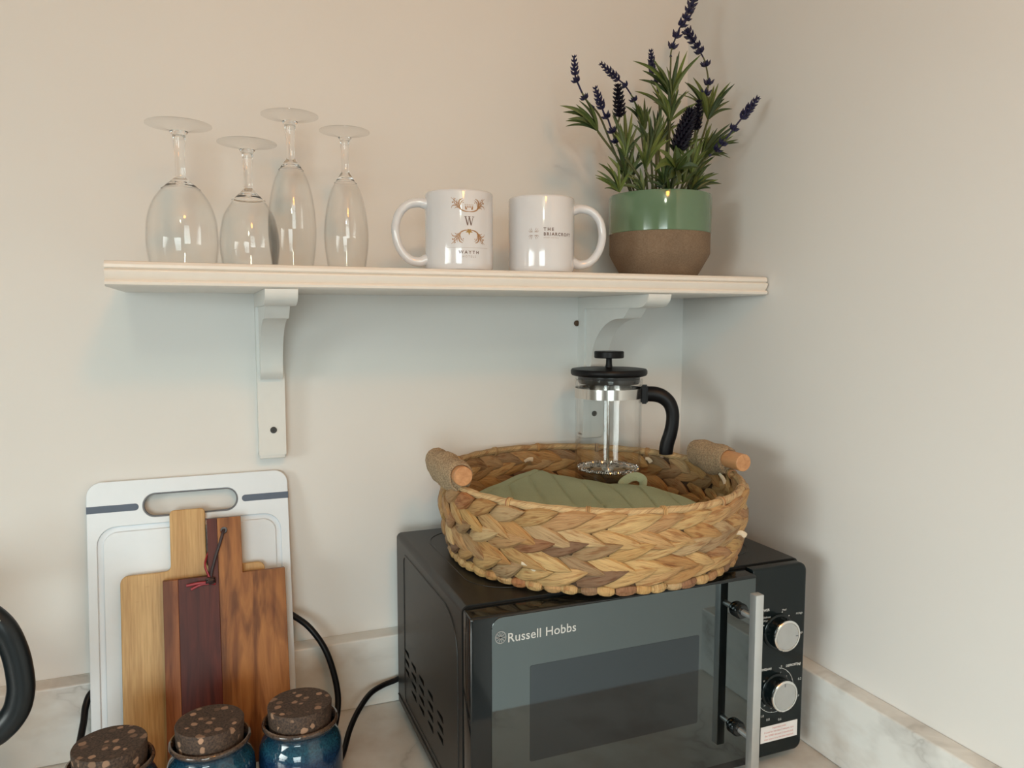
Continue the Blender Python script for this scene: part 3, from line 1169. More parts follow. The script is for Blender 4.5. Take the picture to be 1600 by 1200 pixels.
TUFTS = [
  ((-0.2292, -0.13, 0.7977), [(-0.294, -0.1486, 0.8199), (-0.2865, -0.1425, 0.8141), (-0.257, -0.1199, 0.8324), (-0.2567, -0.1287, 0.8352), (-0.2506, -0.1482, 0.8267)]),
  ((-0.1018, -0.11, 0.8594), [(-0.1678, -0.1147, 0.9009), (-0.1512, -0.1128, 0.8906), (-0.142, -0.1256, 0.9033), (-0.0886, -0.1026, 0.9203), (-0.0885, -0.1275, 0.9204), (-0.111, -0.1164, 0.8942)]),
  ((-0.1097, -0.12, 0.8237), [(-0.168, -0.1213, 0.8589), (-0.1459, -0.1248, 0.8715), (-0.1377, -0.1185, 0.8621), (-0.0737, -0.1125, 0.8714), (-0.0853, -0.1037, 0.884), (-0.1208, -0.1306, 0.8667)]),
  ((-0.0460, -0.12, 0.832), [(-0.0493, -0.0861, 0.9002), (-0.0578, -0.0842, 0.8925), (-0.0223, -0.1003, 0.8884), (-0.0152, -0.1289, 0.8857), (-0.0242, -0.150, 0.8763), (-0.0104, -0.1101, 0.8674)]),
  ((-0.1982, -0.15, 0.762), [(-0.2236, -0.1594, 0.8121), (-0.1933, -0.1363, 0.8322), (-0.1876, -0.1486, 0.8223), (-0.1812, -0.1531, 0.8052), (-0.2082, -0.1411, 0.7971)]),
  ((-0.1398, -0.1, 0.8122), [(-0.1695, -0.1208, 0.8461), (-0.1358, -0.0937, 0.86), (-0.1323, -0.107, 0.8456), (-0.1578, -0.1184, 0.8411)]),
  ((-0.1735, -0.16, 0.7453), [(-0.1911, -0.1556, 0.7864), (-0.167, -0.1447, 0.7966), (-0.1692, -0.1737, 0.7943), (-0.1437, -0.1568, 0.8036), (-0.1919, -0.1701, 0.7759)]),
  ((-0.1319, -0.17, 0.7465), [(-0.1732, -0.19, 0.7669), (-0.1393, -0.18, 0.7765), (-0.1171, -0.19, 0.773), (-0.1129, -0.195, 0.7476), (-0.1463, -0.198, 0.7234), (-0.1815, -0.195, 0.7378), (-0.1633, -0.2, 0.7277), (-0.1357, -0.2, 0.7597)]),
  ((-0.0557, -0.12, 0.7749), [(-0.0335, -0.1117, 0.83), (-0.0301, -0.150, 0.8215), (-0.0427, -0.1379, 0.8169), (-0.0318, -0.160, 0.8025), (-0.0240, -0.160, 0.7979), (-0.0125, -0.1228, 0.7859), (-0.0587, -0.1361, 0.8159)]),
  ((-0.2006, -0.14, 0.7181), [(-0.2326, -0.1341, 0.7355), (-0.2377, -0.1503, 0.7515), (-0.2133, -0.1272, 0.7388), (-0.2103, -0.151, 0.7559), (-0.1939, -0.1395, 0.7508)]),
  ((-0.079, -0.13, 0.7269), [(-0.0372, -0.136, 0.7546), (-0.035, -0.1275, 0.7471), (-0.0671, -0.1441, 0.752), (-0.0577, -0.1448, 0.7481), (-0.0581, -0.1221, 0.7636)]),
  ((-0.1698, -0.15, 0.7185), [(-0.1882, -0.1419, 0.7431), (-0.1749, -0.1493, 0.7504), (-0.1531, -0.1352, 0.7476), (-0.1931, -0.1638, 0.7316)]),
  ((-0.1293, -0.15, 0.7209), [(-0.1405, -0.138, 0.7437), (-0.1429, -0.1652, 0.7473), (-0.1448, -0.1334, 0.7424), (-0.1176, -0.1471, 0.7497), (-0.1045, -0.1477, 0.7471)]),
  ((-0.0814, -0.1, 0.7813), [(-0.0878, -0.0832, 0.8342), (-0.0651, -0.0905, 0.8301), (-0.0483, -0.0904, 0.827), (-0.0609, -0.1198, 0.8086), (-0.1138, -0.1072, 0.8129)]),
  ((-0.1066, -0.08, 0.7877), [(-0.1352, -0.0986, 0.8351), (-0.1136, -0.0943, 0.8453), (-0.0999, -0.0934, 0.8307), (-0.103, -0.0677, 0.8364)]),
  ((-0.1554, -0.1, 0.749), [(-0.1913, -0.1169, 0.7782), (-0.1673, -0.1101, 0.7902), (-0.1471, -0.1023, 0.789), (-0.1644, -0.088, 0.7772)]),
  ((-0.0900, -0.145, 0.748), [(-0.108, -0.150, 0.795), (-0.088, -0.155, 0.803), (-0.072, -0.150, 0.798), (-0.060, -0.140, 0.785), (-0.118, -0.155, 0.780)]),
  ((-0.1500, -0.135, 0.775), [(-0.175, -0.140, 0.815), (-0.158, -0.140, 0.828), (-0.140, -0.140, 0.825), (-0.128, -0.135, 0.812)]),
  ((-0.0700, -0.12, 0.738), [(-0.062, -0.130, 0.778), (-0.050, -0.130, 0.768), (-0.080, -0.125, 0.785), (-0.040, -0.130, 0.757)]),
]
TUFTS += [
  ((-0.1850, -0.130, 0.735), [(-0.205, -0.140, 0.782), (-0.192, -0.145, 0.790), (-0.178, -0.140, 0.785), (-0.216, -0.135, 0.765), (-0.168, -0.150, 0.770)]),
  ((-0.1400, -0.155, 0.730), [(-0.155, -0.165, 0.768), (-0.142, -0.168, 0.775), (-0.128, -0.165, 0.770), (-0.165, -0.160, 0.758), (-0.118, -0.160, 0.757)]),
  ((-0.1000, -0.140, 0.735), [(-0.112, -0.150, 0.775), (-0.098, -0.150, 0.785), (-0.085, -0.148, 0.780), (-0.073, -0.145, 0.768), (-0.120, -0.150, 0.762)]),
  ((-0.1200, -0.105, 0.790), [(-0.135, -0.115, 0.838), (-0.121, -0.115, 0.848), (-0.106, -0.115, 0.840), (-0.095, -0.110, 0.828)]),
  ((-0.0650, -0.110, 0.750), [(-0.060, -0.120, 0.800), (-0.045, -0.120, 0.795), (-0.033, -0.120, 0.782), (-0.075, -0.120, 0.795)]),
]
rl = random.Random(11)
BASES = [(-0.165, -0.12), (-0.11, -0.11), (-0.112, -0.118), (-0.075, -0.115), (-0.155, -0.135), (-0.135, -0.105), (-0.145, -0.14), (-0.125, -0.145), (-0.085, -0.12),
         (-0.165, -0.135), (-0.09, -0.13), (-0.15, -0.14), (-0.12, -0.14), (-0.095, -0.10), (-0.11, -0.09), (-0.14, -0.10), (-0.10, -0.135), (-0.14, -0.125), (-0.09, -0.115), (-0.17, -0.12), (-0.14, -0.145), (-0.10, -0.13), (-0.12, -0.10), (-0.085, -0.105)]
for ti, (b, tips) in enumerate(TUFTS):
    for t in tips:
        for rep in range(1 if ti == 7 else 3):
            tt = Vector(t)
            bb = Vector(b)
            if rep:   # a companion leaf a little to the side, filling the tuft
                tt = bb + (tt - bb) * rl.uniform(0.62, 0.95) + Vector((rl.uniform(-.013, .013), rl.uniform(-.022, .020), rl.uniform(-.012, .006)))
                tt.x = min(tt.x, 0.0)
            L = (tt - bb).length
            wdt = min(0.0070, 0.0038 + L * 0.04) * rl.uniform(0.85, 1.15)
            if ti == 7:
                wdt = 0.012
            leafmesh(bb, tt, wdt, rl.uniform(0.05, 0.20), rl.uniform(-0.5, 0.5)).build('leaf', 'leaf', pot)
    bx, by = BASES[ti]
    z_in = SZ1 + 0.1015
    if b[2] > z_in + 0.012:
        mid = Vector(((bx + b[0]) / 2, (by + b[1]) / 2, (z_in + b[2]) / 2)) + Vector((0.15 * (bx - b[0]), 0, 0.002))
        sp = [p - PL for p in spline([(bx, by, z_in), mid, b], 4)]
        MB().tube(sp, 0.0017, 6).build('stem', 'stem', pot)

SP = {
 'S1': [(-0.2653, -0.13, 0.8901), (-0.2615, -0.1267, 0.8647), (-0.257, -0.1233, 0.8604), (-0.2427, -0.12, 0.8405), (-0.2204, -0.1167, 0.8226), (-0.1994, -0.1133, 0.7869), (-0.1661, -0.11, 0.7246)],
 'S2': [(-0.2094, -0.1, 0.8968), (-0.1831, -0.1017, 0.8781), (-0.1738, -0.1033, 0.8709), (-0.1602, -0.105, 0.8529), (-0.1547, -0.1067, 0.8356), (-0.1478, -0.1083, 0.8009), (-0.1381, -0.11, 0.7263)],
 'S3': [(-0.2443, -0.15, 0.8472), (-0.2281, -0.1433, 0.8196), (-0.2186, -0.1367, 0.8147), (-0.2059, -0.13, 0.7956), (-0.195, -0.1233, 0.7826), (-0.1777, -0.1167, 0.7577), (-0.1527, -0.11, 0.7254)],
 'S4': [(-0.118, -0.08, 0.9315), (-0.118, -0.086, 0.8978), (-0.1162, -0.092, 0.8847), (-0.1141, -0.098, 0.855), (-0.1168, -0.104, 0.8001), (-0.1191, -0.11, 0.7275)],
 'S5': [(-0.0666, -0.11, 1.0023), (-0.0768, -0.11, 0.9773), (-0.0829, -0.11, 0.9668), (-0.0922, -0.11, 0.9525), (-0.1032, -0.11, 0.924), (-0.1039, -0.11, 0.9074), (-0.105, -0.11, 0.8617), (-0.1079, -0.11, 0.7996), (-0.1127, -0.11, 0.7279)],
 'S6': [(-0.0715, -0.1, 0.9586), (-0.0645, -0.1013, 0.9485), (-0.0564, -0.1025, 0.9403), (-0.0493, -0.1038, 0.9292), (-0.0422, -0.105, 0.9163), (-0.0368, -0.1062, 0.8887), (-0.0427, -0.1075, 0.8689), (-0.0534, -0.1088, 0.8225), (-0.0924, -0.11, 0.7291)],
 'S7': [(-0.0244, -0.2, 0.8442), (-0.044, -0.19, 0.8161), (-0.0503, -0.185, 0.8057), (-0.0594, -0.17, 0.786), (-0.0639, -0.155, 0.7765), (-0.0761, -0.14, 0.7591), (-0.0883, -0.12, 0.7278)],
}


def whorl(m, c, axis, size, n=5, tilt=0.75, ph=0.0):
    axis = axis.normalized()
    a = axis.orthogonal().normalized()
    b = axis.cross(a)
    for k in range(n):
        th = ph + 2 * pi * k / n
        rdir = a * cos(th) + b * sin(th)
        tip = c + (rdir * sin(tilt) + axis * cos(tilt)) * size
        mid = c + (rdir * sin(tilt * 1.25) + axis * cos(tilt * 1.25)) * size * 0.55
        m.tube([c, c + (mid - c) * 0.55, mid, tip], [size * 0.10, size * 0.22, size * 0.20, size * 0.02], 5)


def dist_along(pts, d):
    for p, q in zip(pts, pts[1:]):
        L = (q - p).length
        if d <= L:
            return p + (q - p) * (d / L), (p - q)
        d -= L
    return pts[-1], (pts[-2] - pts[-1])


SPI = {'S1': (0.026, [0.033, 0.058], 0.0062), 'S2': (0.034, [0.047, 0.070], 0.0062), 'S3': (0.033, [0.045, 0.067, 0.082], 0.0065), 'S4': (0.034, [0.050], 0.0062),
       'S5': (0.0, [0.006, 0.015, 0.024, 0.035, 0.047, 0.066, 0.083], 0.0076), 'S6': (0.0, [0.004, 0.011, 0.019, 0.028, 0.037, 0.057, 0.083, 0.099], 0.0076),
       'S7': (0.034, [0.052, 0.075, 0.086], 0.0070)}
for kname, pts in SP.items():
    P = [p - PL for p in spline(pts, 5)]
    st = MB().tube(P, [0.0009 + 0.0007 * i / len(P) for i in range(len(P))], 6)
    so = st.build('stem', 'stem', pot)
    dense, wh, sz = SPI[kname]
    m = MB()
    d = 0.0015
    k = 0
    while d < dense:
        c, ax = dist_along(P, d)
        s_ = sz * (0.75 + 0.65 * min(1, d / 0.02))
        whorl(m, c, ax, s_, 5, 0.80, k * 0.6)
        d += 0.0053
        k += 1
    for d in wh:
        c, ax = dist_along(P, d)
        whorl(m, c, ax, sz * 1.45, 5, 0.85, k)
        whorl(m, c, ax, sz * 1.1, 4, 0.35, k + 0.4)
        k += 1
    # violet upper stem
    n_ = 0
    acc = 0
    lim = wh[-1] + 0.012
    PP = [P[0]]
    for p, q in zip(P, P[1:]):
        acc += (q - p).length
        PP.append(q)
        if acc > lim:
            break
    m.tube(PP, [0.0012] * (len(PP) - 1) + [0.0022], 6)
    m.build('flower_spike', 'floret', pot)

for a, b, wid in (((-0.2028, -0.135, 0.8607), (-0.1982, -0.135, 0.8178), 0.0105), ((-0.0948, -0.150, 0.8352), (-0.1145, -0.150, 0.7800), 0.0155), ((-0.0623, -0.12, 0.8582), (-0.0667, -0.12, 0.8161), 0.0100)):
    a, b = Vector(a) - PL, Vector(b) - PL
    m = MB()
    ax = (a - b)
    L = ax.length
    n = int(L / 0.0050)
    for i in range(n):
        t = (i + 0.5) / n
        c = b + ax * t
        whorl(m, c, ax, wid * (0.95 - 0.45 * t ** 3), 9, 1.15, i * 0.9)
    m.tube([b, a], [0.003, 0.002], 6)
    m.build('seed_head', 'bud', pot)
    zb = SZ1 + 0.1015 - PL.z
    MB().tube(spline([b + ax * 0.05, b + Vector((0, 0.01, -0.03)), Vector((b.x * 0.5, b.y * 0.5 + 0.003, zb))], 4), 0.0015, 6).build('stem', 'stem', pot)

# ================================================================== MICROWAVE
mwx0, mwx1, mwyb, mwyf, mwz0, mwz1 = -0.4886, -0.0505, -0.042, -0.331, 0.0137, 0.2532
mw = thing('microwave', (-0.27, -0.19, 0.0), 'black microwave oven with mirrored door on the worktop under the basket', 'microwave')
ML = mw.location


def mwb(m, name, mat, parent=mw, smooth=True, angle=35):
    m.v = [tuple(Vector(p) - ML) for p in m.v]
    return m.build(name, mat, parent, smooth=smooth, angle=angle)


# case: inner body plus the pierced left side sheet
case = MB().box(mwx0 + 0.003, mwx1, mwyf, mwyb, mwz0, mwz1 - 0.0006, 0.006, 3)
mwb(case, 'inner_body', 'hole')
m = MB()
# top and right sheet wrapped
prof = []
t = 0.0012
X0, X1, Z1 = mwx0, mwx1, mwz1
r = 0.007
outer = [(X1, mwz0)] + [(X1 - r + r * cos(a), Z1 - r + r * sin(a)) for a in [i / 6 * pi / 2 for i in range(7)]] + \
        [(X0 + r - r * sin(a), Z1 - r + r * cos(a)) for a in [i / 6 * pi / 2 for i in range(7)]]
inner = [(x + (t if x < -0.27 else -t), z - (t if z > 0.2 else 0)) for x, z in outer][::-1]
poly = outer + inner
n = len(poly)
v = [(a, mwyf, b) for a, b in poly] + [(a, mwyb, b) for a, b in poly]
f = [(i, (i + 1) % n, n + (i + 1) % n, n + i) for i in range(n)]
f += [(i, i + 1, n - 2 - i, n - 1 - i) for i in range(len(outer) - 1)]
f += [tuple(n + q for q in (i, i + 1, n - 2 - i, n - 1 - i)) for i in range(len(outer) - 1)]
m.add(v, f)
casing = mwb(m, 'casing', 'mwcase')
# side sheet with vent slots
hol = []
for ci, yc in enumerate((-0.094, -0.130, -0.168, -0.2085, -0.250)):
    rows = [0.0995, 0.0865, 0.0735, 0.0605] if ci else [0.103, 0.090, 0.077]
    if ci == 4:
        rows = [0.094, 0.081, 0.068]
    for zr in rows:
        a, b = yc - 0.0125, yc + 0.0125
        hol.append(fillet([(a, zr - 0.0042), (b, zr - 0.001), (b, zr + 0.0022), (a + 0.003, zr + 0.0035)], 0.0012, 3))
o1 = [(mwyf, mwz0), (mwyb, mwz0), (mwyb, mwz1 - r), (mwyf, mwz1 - r)]
vs, fs = shape2d([o1] + hol, 0.0012)
m = MB().add(on_yz_left(vs, mwx0 + 0.0006), fs)
mwb(m, 'side_sheet', 'mwcase', smooth=False)
# raised emboss on the side (ring) and folded skirt
em_o = fillet([(-0.318, 0.030), (-0.080, 0.030), (-0.080, 0.236), (-0.318, 0.236)], [0.03, 0.012, 0.012, 0.055], 10)
em_i = fillet([(-0.3145, 0.0335), (-0.0835, 0.0335), (-0.0835, 0.2325), (-0.3145, 0.2325)], [0.028, 0.01, 0.01, 0.052], 10)
vs, fs = shape2d([em_o, em_i], 0.0018, 0.0007)
m = MB().add(on_yz_left(vs, mwx0), fs)
m.tube([(mwx0 - 0.0006, mwyf + 0.002, 0.0235), (mwx0 - 0.0006, mwyb - 0.002, 0.0235)], 0.0009, 6)
mwb(m, 'side_emboss', 'mwcase')
vs, fs = shape2d([rrect(-0.4600, -0.075, -0.300, -0.060, 0.05, 10), rrect(-0.4575, -0.0775, -0.2975, -0.0625, 0.048, 10)], 0.0012, 0.0004)
m = MB().add([Vector((a, b, c + mwz1)) for a, b, c in vs], fs)
mwb(m, 'top_emboss', 'mwcase')
# door (black frame)
m = MB()
dx0, dx1, dyf, dyb, dz0, dz1 = -0.4878, -0.1340, -0.3575, -0.3320, 0.0170, 0.2505
oc = [(dx0, dz0), (dx1, dz0), (dx1, dz1), (dx0, dz1)]
bm = bmesh.new()
bmesh.ops.create_cube(bm, size=1)
for v_ in bm.verts:
    fr = v_.co.y < 0
    ins = 0.0 if fr else 0.0
    v_.co = Vector(((dx0 if v_.co.x < 0 else dx1), dyf if fr else dyb, dz0 if v_.co.z < 0 else (dz1 - (0.0 if not fr else 0.0015))))
bmesh.ops.bevel(bm, geom=bm.edges[:], offset=0.003, segments=3, profile=0.6, affect='EDGES')
m.addbm(bm)
door = mwb(m, 'door', 'mwgloss')
# tinted mirror glass, dark inner window
vs, fs = shape2d([rrect(-0.4655, -0.1365, 0.028, 0.2465, 0.011, 8, (1, 0, 0, 1))], 0.0012, 0.0003)
m = MB().add(on_xz(vs, dyf - 0.0004), fs)
glass = mwb(m, 'door_glass', 'mwglass', smooth=False)
vs, fs = shape2d([rrect(-0.4233, -0.2142, 0.0858, 0.1902, 0.002, 2)], 0.0002)
m = MB().add(on_xz(vs, dyf - 0.00112), fs)
mwb(m, 'window_pane', 'mwwin', smooth=False)
# lettering
vs, fs = text2d('Russell Hobbs', 0.0150, 'LEFT', 1.03, 0.00012)
xmax = max(v_[0] for v_ in vs)
s_ = 0.0782 / xmax
m = MB().add([Vector((-0.4488 + v_[0] * s_, dyf - 0.00125, 0.2195 + v_[1] * s_ * 1.03)) for v_ in vs], fs)
mwb(m, 'brand_lettering', 'logo', smooth=False)
# round emblem: disc ring with criss-cross
m = MB()
ec = (-0.4560, 0.2258)
for a0 in range(24):
    a, b = 2 * pi * a0 / 24, 2 * pi * (a0 + 1) / 24
    q = []
    for rr, aa in ((0.0061, a), (0.0061, b), (0.0053, b), (0.0053, a)):
        q.append(Vector((ec[0] + rr * cos(aa), dyf - 0.00125, ec[1] + rr * 1.1 * sin(aa))))
    m.add(q, [(0, 1, 2, 3)])
for aa in (0.6, 1.2, 1.8, 2.4, 3.0, 0.0):
    d = Vector((cos(aa), 0, sin(aa) * 1.1))
    nn = Vector((-sin(aa), 0, cos(aa)))
    c0 = Vector((ec[0], dyf - 0.00126, ec[1]))
    m.add([c0 + d * 0.005 + nn * 0.0004, c0 - d * 0.005 + nn * 0.0004, c0 - d * 0.005 - nn * 0.0004, c0 + d * 0.005 - nn * 0.0004], [(0, 1, 2, 3)])
mwb(m, 'brand_emblem', plain('emblem_silver', (0.25, 0.26, 0.26), 0.4), smooth=False)
# handle
hx0, hx1 = -0.1660, -0.1552
m = MB().box(hx0, hx1, -0.3950, -0.3845, 0.034, 0.2415, 0.0007, 2)
hdl = mwb(m, 'door_handle', 'alu')
for zc_ in (0.2116, 0.0700):
    m = MB()
    m.lathe([(0, 0), (0.0036, 0), (0.0036, 0.027), (0, 0.027)], 24)
    m.v = [(-0.1600 + p[0], -0.3582 - p[2], zc_ + p[1]) for p in m.v]
    m.v = [tuple(Vector(p) - ML) for p in m.v]
    m.build('handle_post', 'alu', hdl)
    m = MB()
    m.lathe([(0, 0), (0.0088, 0), (0.0092, 0.002), (0.0092, 0.0055), (0.0075, 0.0085), (0, 0.0085)], 32)
    m.v = [(-0.1600 + p[0], -0.3582 - p[2], zc_ + p[1]) for p in m.v]
    m.v = [tuple(Vector(p) - ML) for p in m.v]
    m.build('handle_collar', 'mwgloss', hdl)
# control panel
px0, px1, pyf = -0.1322, -0.0500, -0.3475
vs, fs = shape2d([rrect(px0, px1, 0.0137, 0.2520, 0.011, 8, (0, 1, 1, 0))], 0.0155, 0.003, 3)
m = MB().add(on_xz(vs, pyf + 0.00775), fs)
mwb(m, 'control_panel', 'mwpanel', angle=25)


def ptext(body, size, x, z, align='CENTER', mat='mwtext', sp=1.0, y=pyf, name='panel_print', bold=0.0):
    vs, fs = text2d(body, size, align, sp, bold)
    m = MB().add([Vector((x + v_[0], y - 0.00012, z + v_[1])) for v_ in vs], fs)
    return mwb(m, name, mat, smooth=False)


kx = -0.0925
ptext('POWER', 0.0042, -0.1130, 0.1985, bold=0.0001)
ptext('Med', 0.0036, -0.0835, 0.1955)
ptext('M.High', 0.0036, -0.0600, 0.1880)
ptext('Defrost', 0.0036, -0.1095, 0.1898)
ptext('M.Low', 0.0036, -0.1095, 0.1855)
ptext('Low', 0.0036, -0.1180, 0.1700)
ptext('High', 0.0036, -0.0570, 0.1630)
ptext('TIME(min)', 0.0040, -0.1085, 0.1245, bold=0.0001)
ptext('DEFROST(kg)', 0.0040, -0.0665, 0.1235, bold=0.0001)
ptext('0.2', 0.0042, -0.0560, 0.1035)
ptext('0.4', 0.0042, -0.0585, 0.0820)
ptext('0.6', 0.0042, -0.0850, 0.0570)
ptext('0.8', 0.0042, -0.1030, 0.0600)
ptext('1.0', 0.0042, -0.1120, 0.0660)
ptext('0', 0.0040, -0.0850, 0.1245)
k1, k2 = (kx, 0.1715), (kx - 0.001, 0.0970)
for i_, tx in enumerate(('1', '2', '3', '4', '5', '10', '15', '20', '25', '30', '35')):
    a = radians(70 - i_ * 29)
    ptext(tx, 0.0028, k2[0] + 0.0225 * cos(a), k2[1] + 0.0225 * sin(a) - 0.001)
m = MB()
for (kc, rr, angs) in ((k1, 0.0235, (155, 185, 75, 45, 12)), (k2, 0.0275, (75, 48, 20, -20, -75, -100, -125, 200, 170))):
    for ad in angs:
        a = radians(ad)
        c0 = Vector((kc[0] + rr * cos(a), pyf - 0.00012, kc[1] + rr * sin(a)))
        m.add([c0 + Vector((0.0008 * cos(q * pi / 3), 0, 0.0008 * sin(q * pi / 3))) for q in range(6)], [tuple(range(6))])
arc = []
for a0, a1, rr in ((-5, 80, 0.0275), (190, 282, 0.0275)):
    N = 20
    for i_ in range(N):
        a, b = radians(a0 + (a1 - a0) * i_ / N), radians(a0 + (a1 - a0) * (i_ + 1) / N)
        m.add([Vector((k2[0] + q * cos(t_), pyf - 0.00012, k2[1] + q * sin(t_))) for q, t_ in ((rr, a), (rr, b), (rr + 0.0005, b), (rr + 0.0005, a))], [(0, 1, 2, 3)])
mwb(m, 'dial_scale', 'mwtext', smooth=False)
# sticker
stk = MB()
stk.box(-0.1135, -0.0575, pyf - 0.0003, pyf, 0.0325, 0.0530)
stk = mwb(stk, 'sticker', 'sticker', smooth=False)
stk['label'] = 'white sticker with red warning text'
for i_, (tx, sz, zz) in enumerate((('Important note:', 0.0036, 0.0485), ('If cook for less than 2 minutes, turn', 0.0034, 0.0440),
                                   ('the TIMER dial past 2 minutes and', 0.0034, 0.0395), ('then return it to the time required.', 0.0034, 0.0350))):
    vs, fs = text2d(tx, sz, 'CENTER')
    m = MB().add([Vector((-0.0855 + v_[0] * 0.92, pyf - 0.0004, zz + v_[1])) for v_ in vs], fs)
    m.v = [tuple(Vector(p) - ML) for p in m.v]
    m.build('sticker_text', 'redtext', stk, smooth=False)
# knobs
for (kc, na) in ((k1, radians(-5)), (k2, radians(92))):
    def kl(prof, nm, mat, par):
        m = MB().lathe(prof, 48)
        m.v = [tuple(Vector((kc[0] + p[0], pyf - p[2], kc[1] + p[1])) - ML) for p in m.v]
        return m.build(nm, mat, par)
    kb = kl([(0, 0), (0.0215, 0), (0.0215, 0.0022), (0.0205, 0.0030), (0.0188, 0.0032), (0.0182, 0.0140), (0.0172, 0.0150), (0, 0.0150)], 'knob', 'mwpanel', mw)
    kl([(0.0150, 0.0150), (0.0186, 0.0148), (0.0190, 0.0156), (0.0190, 0.0172), (0.0182, 0.0180), (0.0166, 0.0180), (0.0162, 0.0172), (0.0150, 0.0170)], 'chrome_ring', 'chrome', kb)
    kl([(0, 0.0176), (0.0156, 0.0176), (0.0160, 0.0170), (0.0160, 0.0150), (0, 0.0150)], 'knob_cap', 'cap', kb)
    d = Vector((cos(na), 0, sin(na)))
    nn = Vector((-sin(na), 0, cos(na)))
    c0 = Vector((kc[0], pyf - 0.01775, kc[1]))
    m = MB().add([c0 + d * 0.0158 + nn * 0.0007, c0 + d * 0.0120 + nn * 0.0007, c0 + d * 0.0120 - nn * 0.0007, c0 + d * 0.0158 - nn * 0.0007], [(0, 1, 2, 3)])
    m.v = [tuple(Vector(p) - ML) for p in m.v]
    m.build('knob_mark', 'greyrub', kb, smooth=False)
for fx in (-0.455, -0.085):
    for fy in (-0.305, -0.075):
        m = MB().lathe([(0, 0.0), (0.012, 0.0), (0.013, 0.002), (0.013, 0.0145), (0, 0.0145)], 20, cx=fx, cy=fy)
        mwb(m, 'foot', 'black')
# power cord running to the left, behind the jar
cord = [(-0.452, -0.036, 0.058), (-0.4709, -0.030, 0.0450), (-0.4888, -0.031, 0.0375), (-0.510, -0.035, 0.0345), (-0.5308, -0.050, 0.0330), (-0.552, -0.078, 0.0270), (-0.568, -0.105, 0.0180), (-0.580, -0.132, 0.0075), (-0.590, -0.152, 0.0045), (-0.601, -0.172, 0.0044), (-0.612, -0.160, 0.0044), (-0.620, -0.150, 0.0044)]
m = MB().tube(spline(cord, 8), 0.0038, 10)
mwb(m, 'power_cord', 'black')

# ================================================================== BASKET
BX, BY = -0.272, -0.200
bk = thing('wicker_basket', (BX, BY, 0.2546), 'round braided water hyacinth basket on top of the microwave', 'basket')
ZB = 0.2546
ZR = 0.3505


def tilt(p):
    """the rim leans a little: higher at the back and left"""
    k = max(0.0, min(1.0, p[2] / (ZR - ZB)))
    return Vector((p[0], p[1], p[2] + k * (-0.012 * p[0] + 0.021 * p[1])))


def wall_r(z):
    u = z / (ZR - ZB)
    return 0.1770 + 0.0110 * sin(min(1, u * 1.25) * pi / 2)


# thin inner core coloured dark as shade between the strands, and floor
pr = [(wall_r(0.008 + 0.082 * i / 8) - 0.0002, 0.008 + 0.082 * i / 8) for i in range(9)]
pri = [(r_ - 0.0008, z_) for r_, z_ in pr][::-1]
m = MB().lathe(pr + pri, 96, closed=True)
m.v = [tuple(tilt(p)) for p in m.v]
m.build('gap_shade_core', 'core', bk)
fl = MB()
nring = 22
for i in range(nring):
    rr = 0.006 + i * 0.0078
    pts = [(rr * cos(a), rr * sin(a), 0.0038 + 0.0003 * sin(a * 9 + i)) for a in [2 * pi * j / 60 for j in range(60)]]
    fl.tube(pts, 0.0042, 6, closed=True, flat=0.8)
fl.uv = [(atan2(p[1], p[0]) * 3, p[2] * 100) for p in fl.v]
flo = fl.build('coiled_base', 'hyacinth', bk)

rb = random.Random(5)


def braid_leaf(L, H, slope, lift, bow, th, zc):
    """one flat plait segment lying on the basket wall; returns MB in basket coords at angle 0 (local +x)"""
    nL, nC = 9, 8
    vs, uv, fs = [], [], []
    for i in range(nL):
        u = -1 + 2 * i / (nL - 1)
        wd = H * (1 - abs(u) ** 2.2) * (1 - 0.18 * u) + 0.0005
        tt = th * (1 - 0.8 * abs(u) ** 2.2) + 0.0005
        s0 = u * L / 2
        z_c = zc + slope * s0 + bow * (1 - u * u)
        r0 = wall_r(max(0, z_c)) + lift * u
        for j in range(nC):
            a = 2 * pi * j / nC
            cc, ss = cos(a), sin(a)
            dz = wd * ss
            dr = tt * cc
            ds = -slope * dz * 0.7
            zz = z_c + dz
            rr = r0 + dr
            ang = (s0 + ds) / 0.187
            vs.append((rr * cos(ang), rr * sin(ang), zz))
            uv.append(((u + 1) / 2, (ss + 1) / 2 + (0.5 if cc < 0 else 0)))
    for i in range(nL - 1):
        for j in range(nC):
            fs.append((i * nC + j, i * nC + (j + 1) % nC, (i + 1) * nC + (j + 1) % nC, (i + 1) * nC + j))
    fs.append(tuple(range(nC))[::-1])
    fs.append(tuple((nL - 1) * nC + j for j in range(nC)))
    m = MB()
    m.add(vs, fs)
    m.uv = uv
    return m


NR = 34
rows = [0.0835, 0.0680, 0.0525, 0.0370, 0.0215]
for ri, zc_ in enumerate(rows):
    sg = 1 if ri % 2 == 0 else -1
    for k in range(NR):
        L = rb.uniform(0.058, 0.074)
        H = rb.uniform(0.0088, 0.0112)
        slope = sg * rb.uniform(0.20, 0.36)
        m = braid_leaf(L, H, slope, 0.0058 * rb.uniform(0.8, 1.2), rb.uniform(-0.0012, 0.0012), rb.uniform(0.0048, 0.0062), zc_ + rb.uniform(-0.0012, 0.0012))
        a = 2 * pi * (k + 0.5 * (ri % 2) + rb.uniform(-0.12, 0.12)) / NR
        ca, sa = cos(a), sin(a)
        m.v = [tuple(tilt((p[0] * ca - p[1] * sa, p[0] * sa + p[1] * ca, p[2]))) for p in m.v]
        m.build('braid_strand', 'hyacinth', bk)
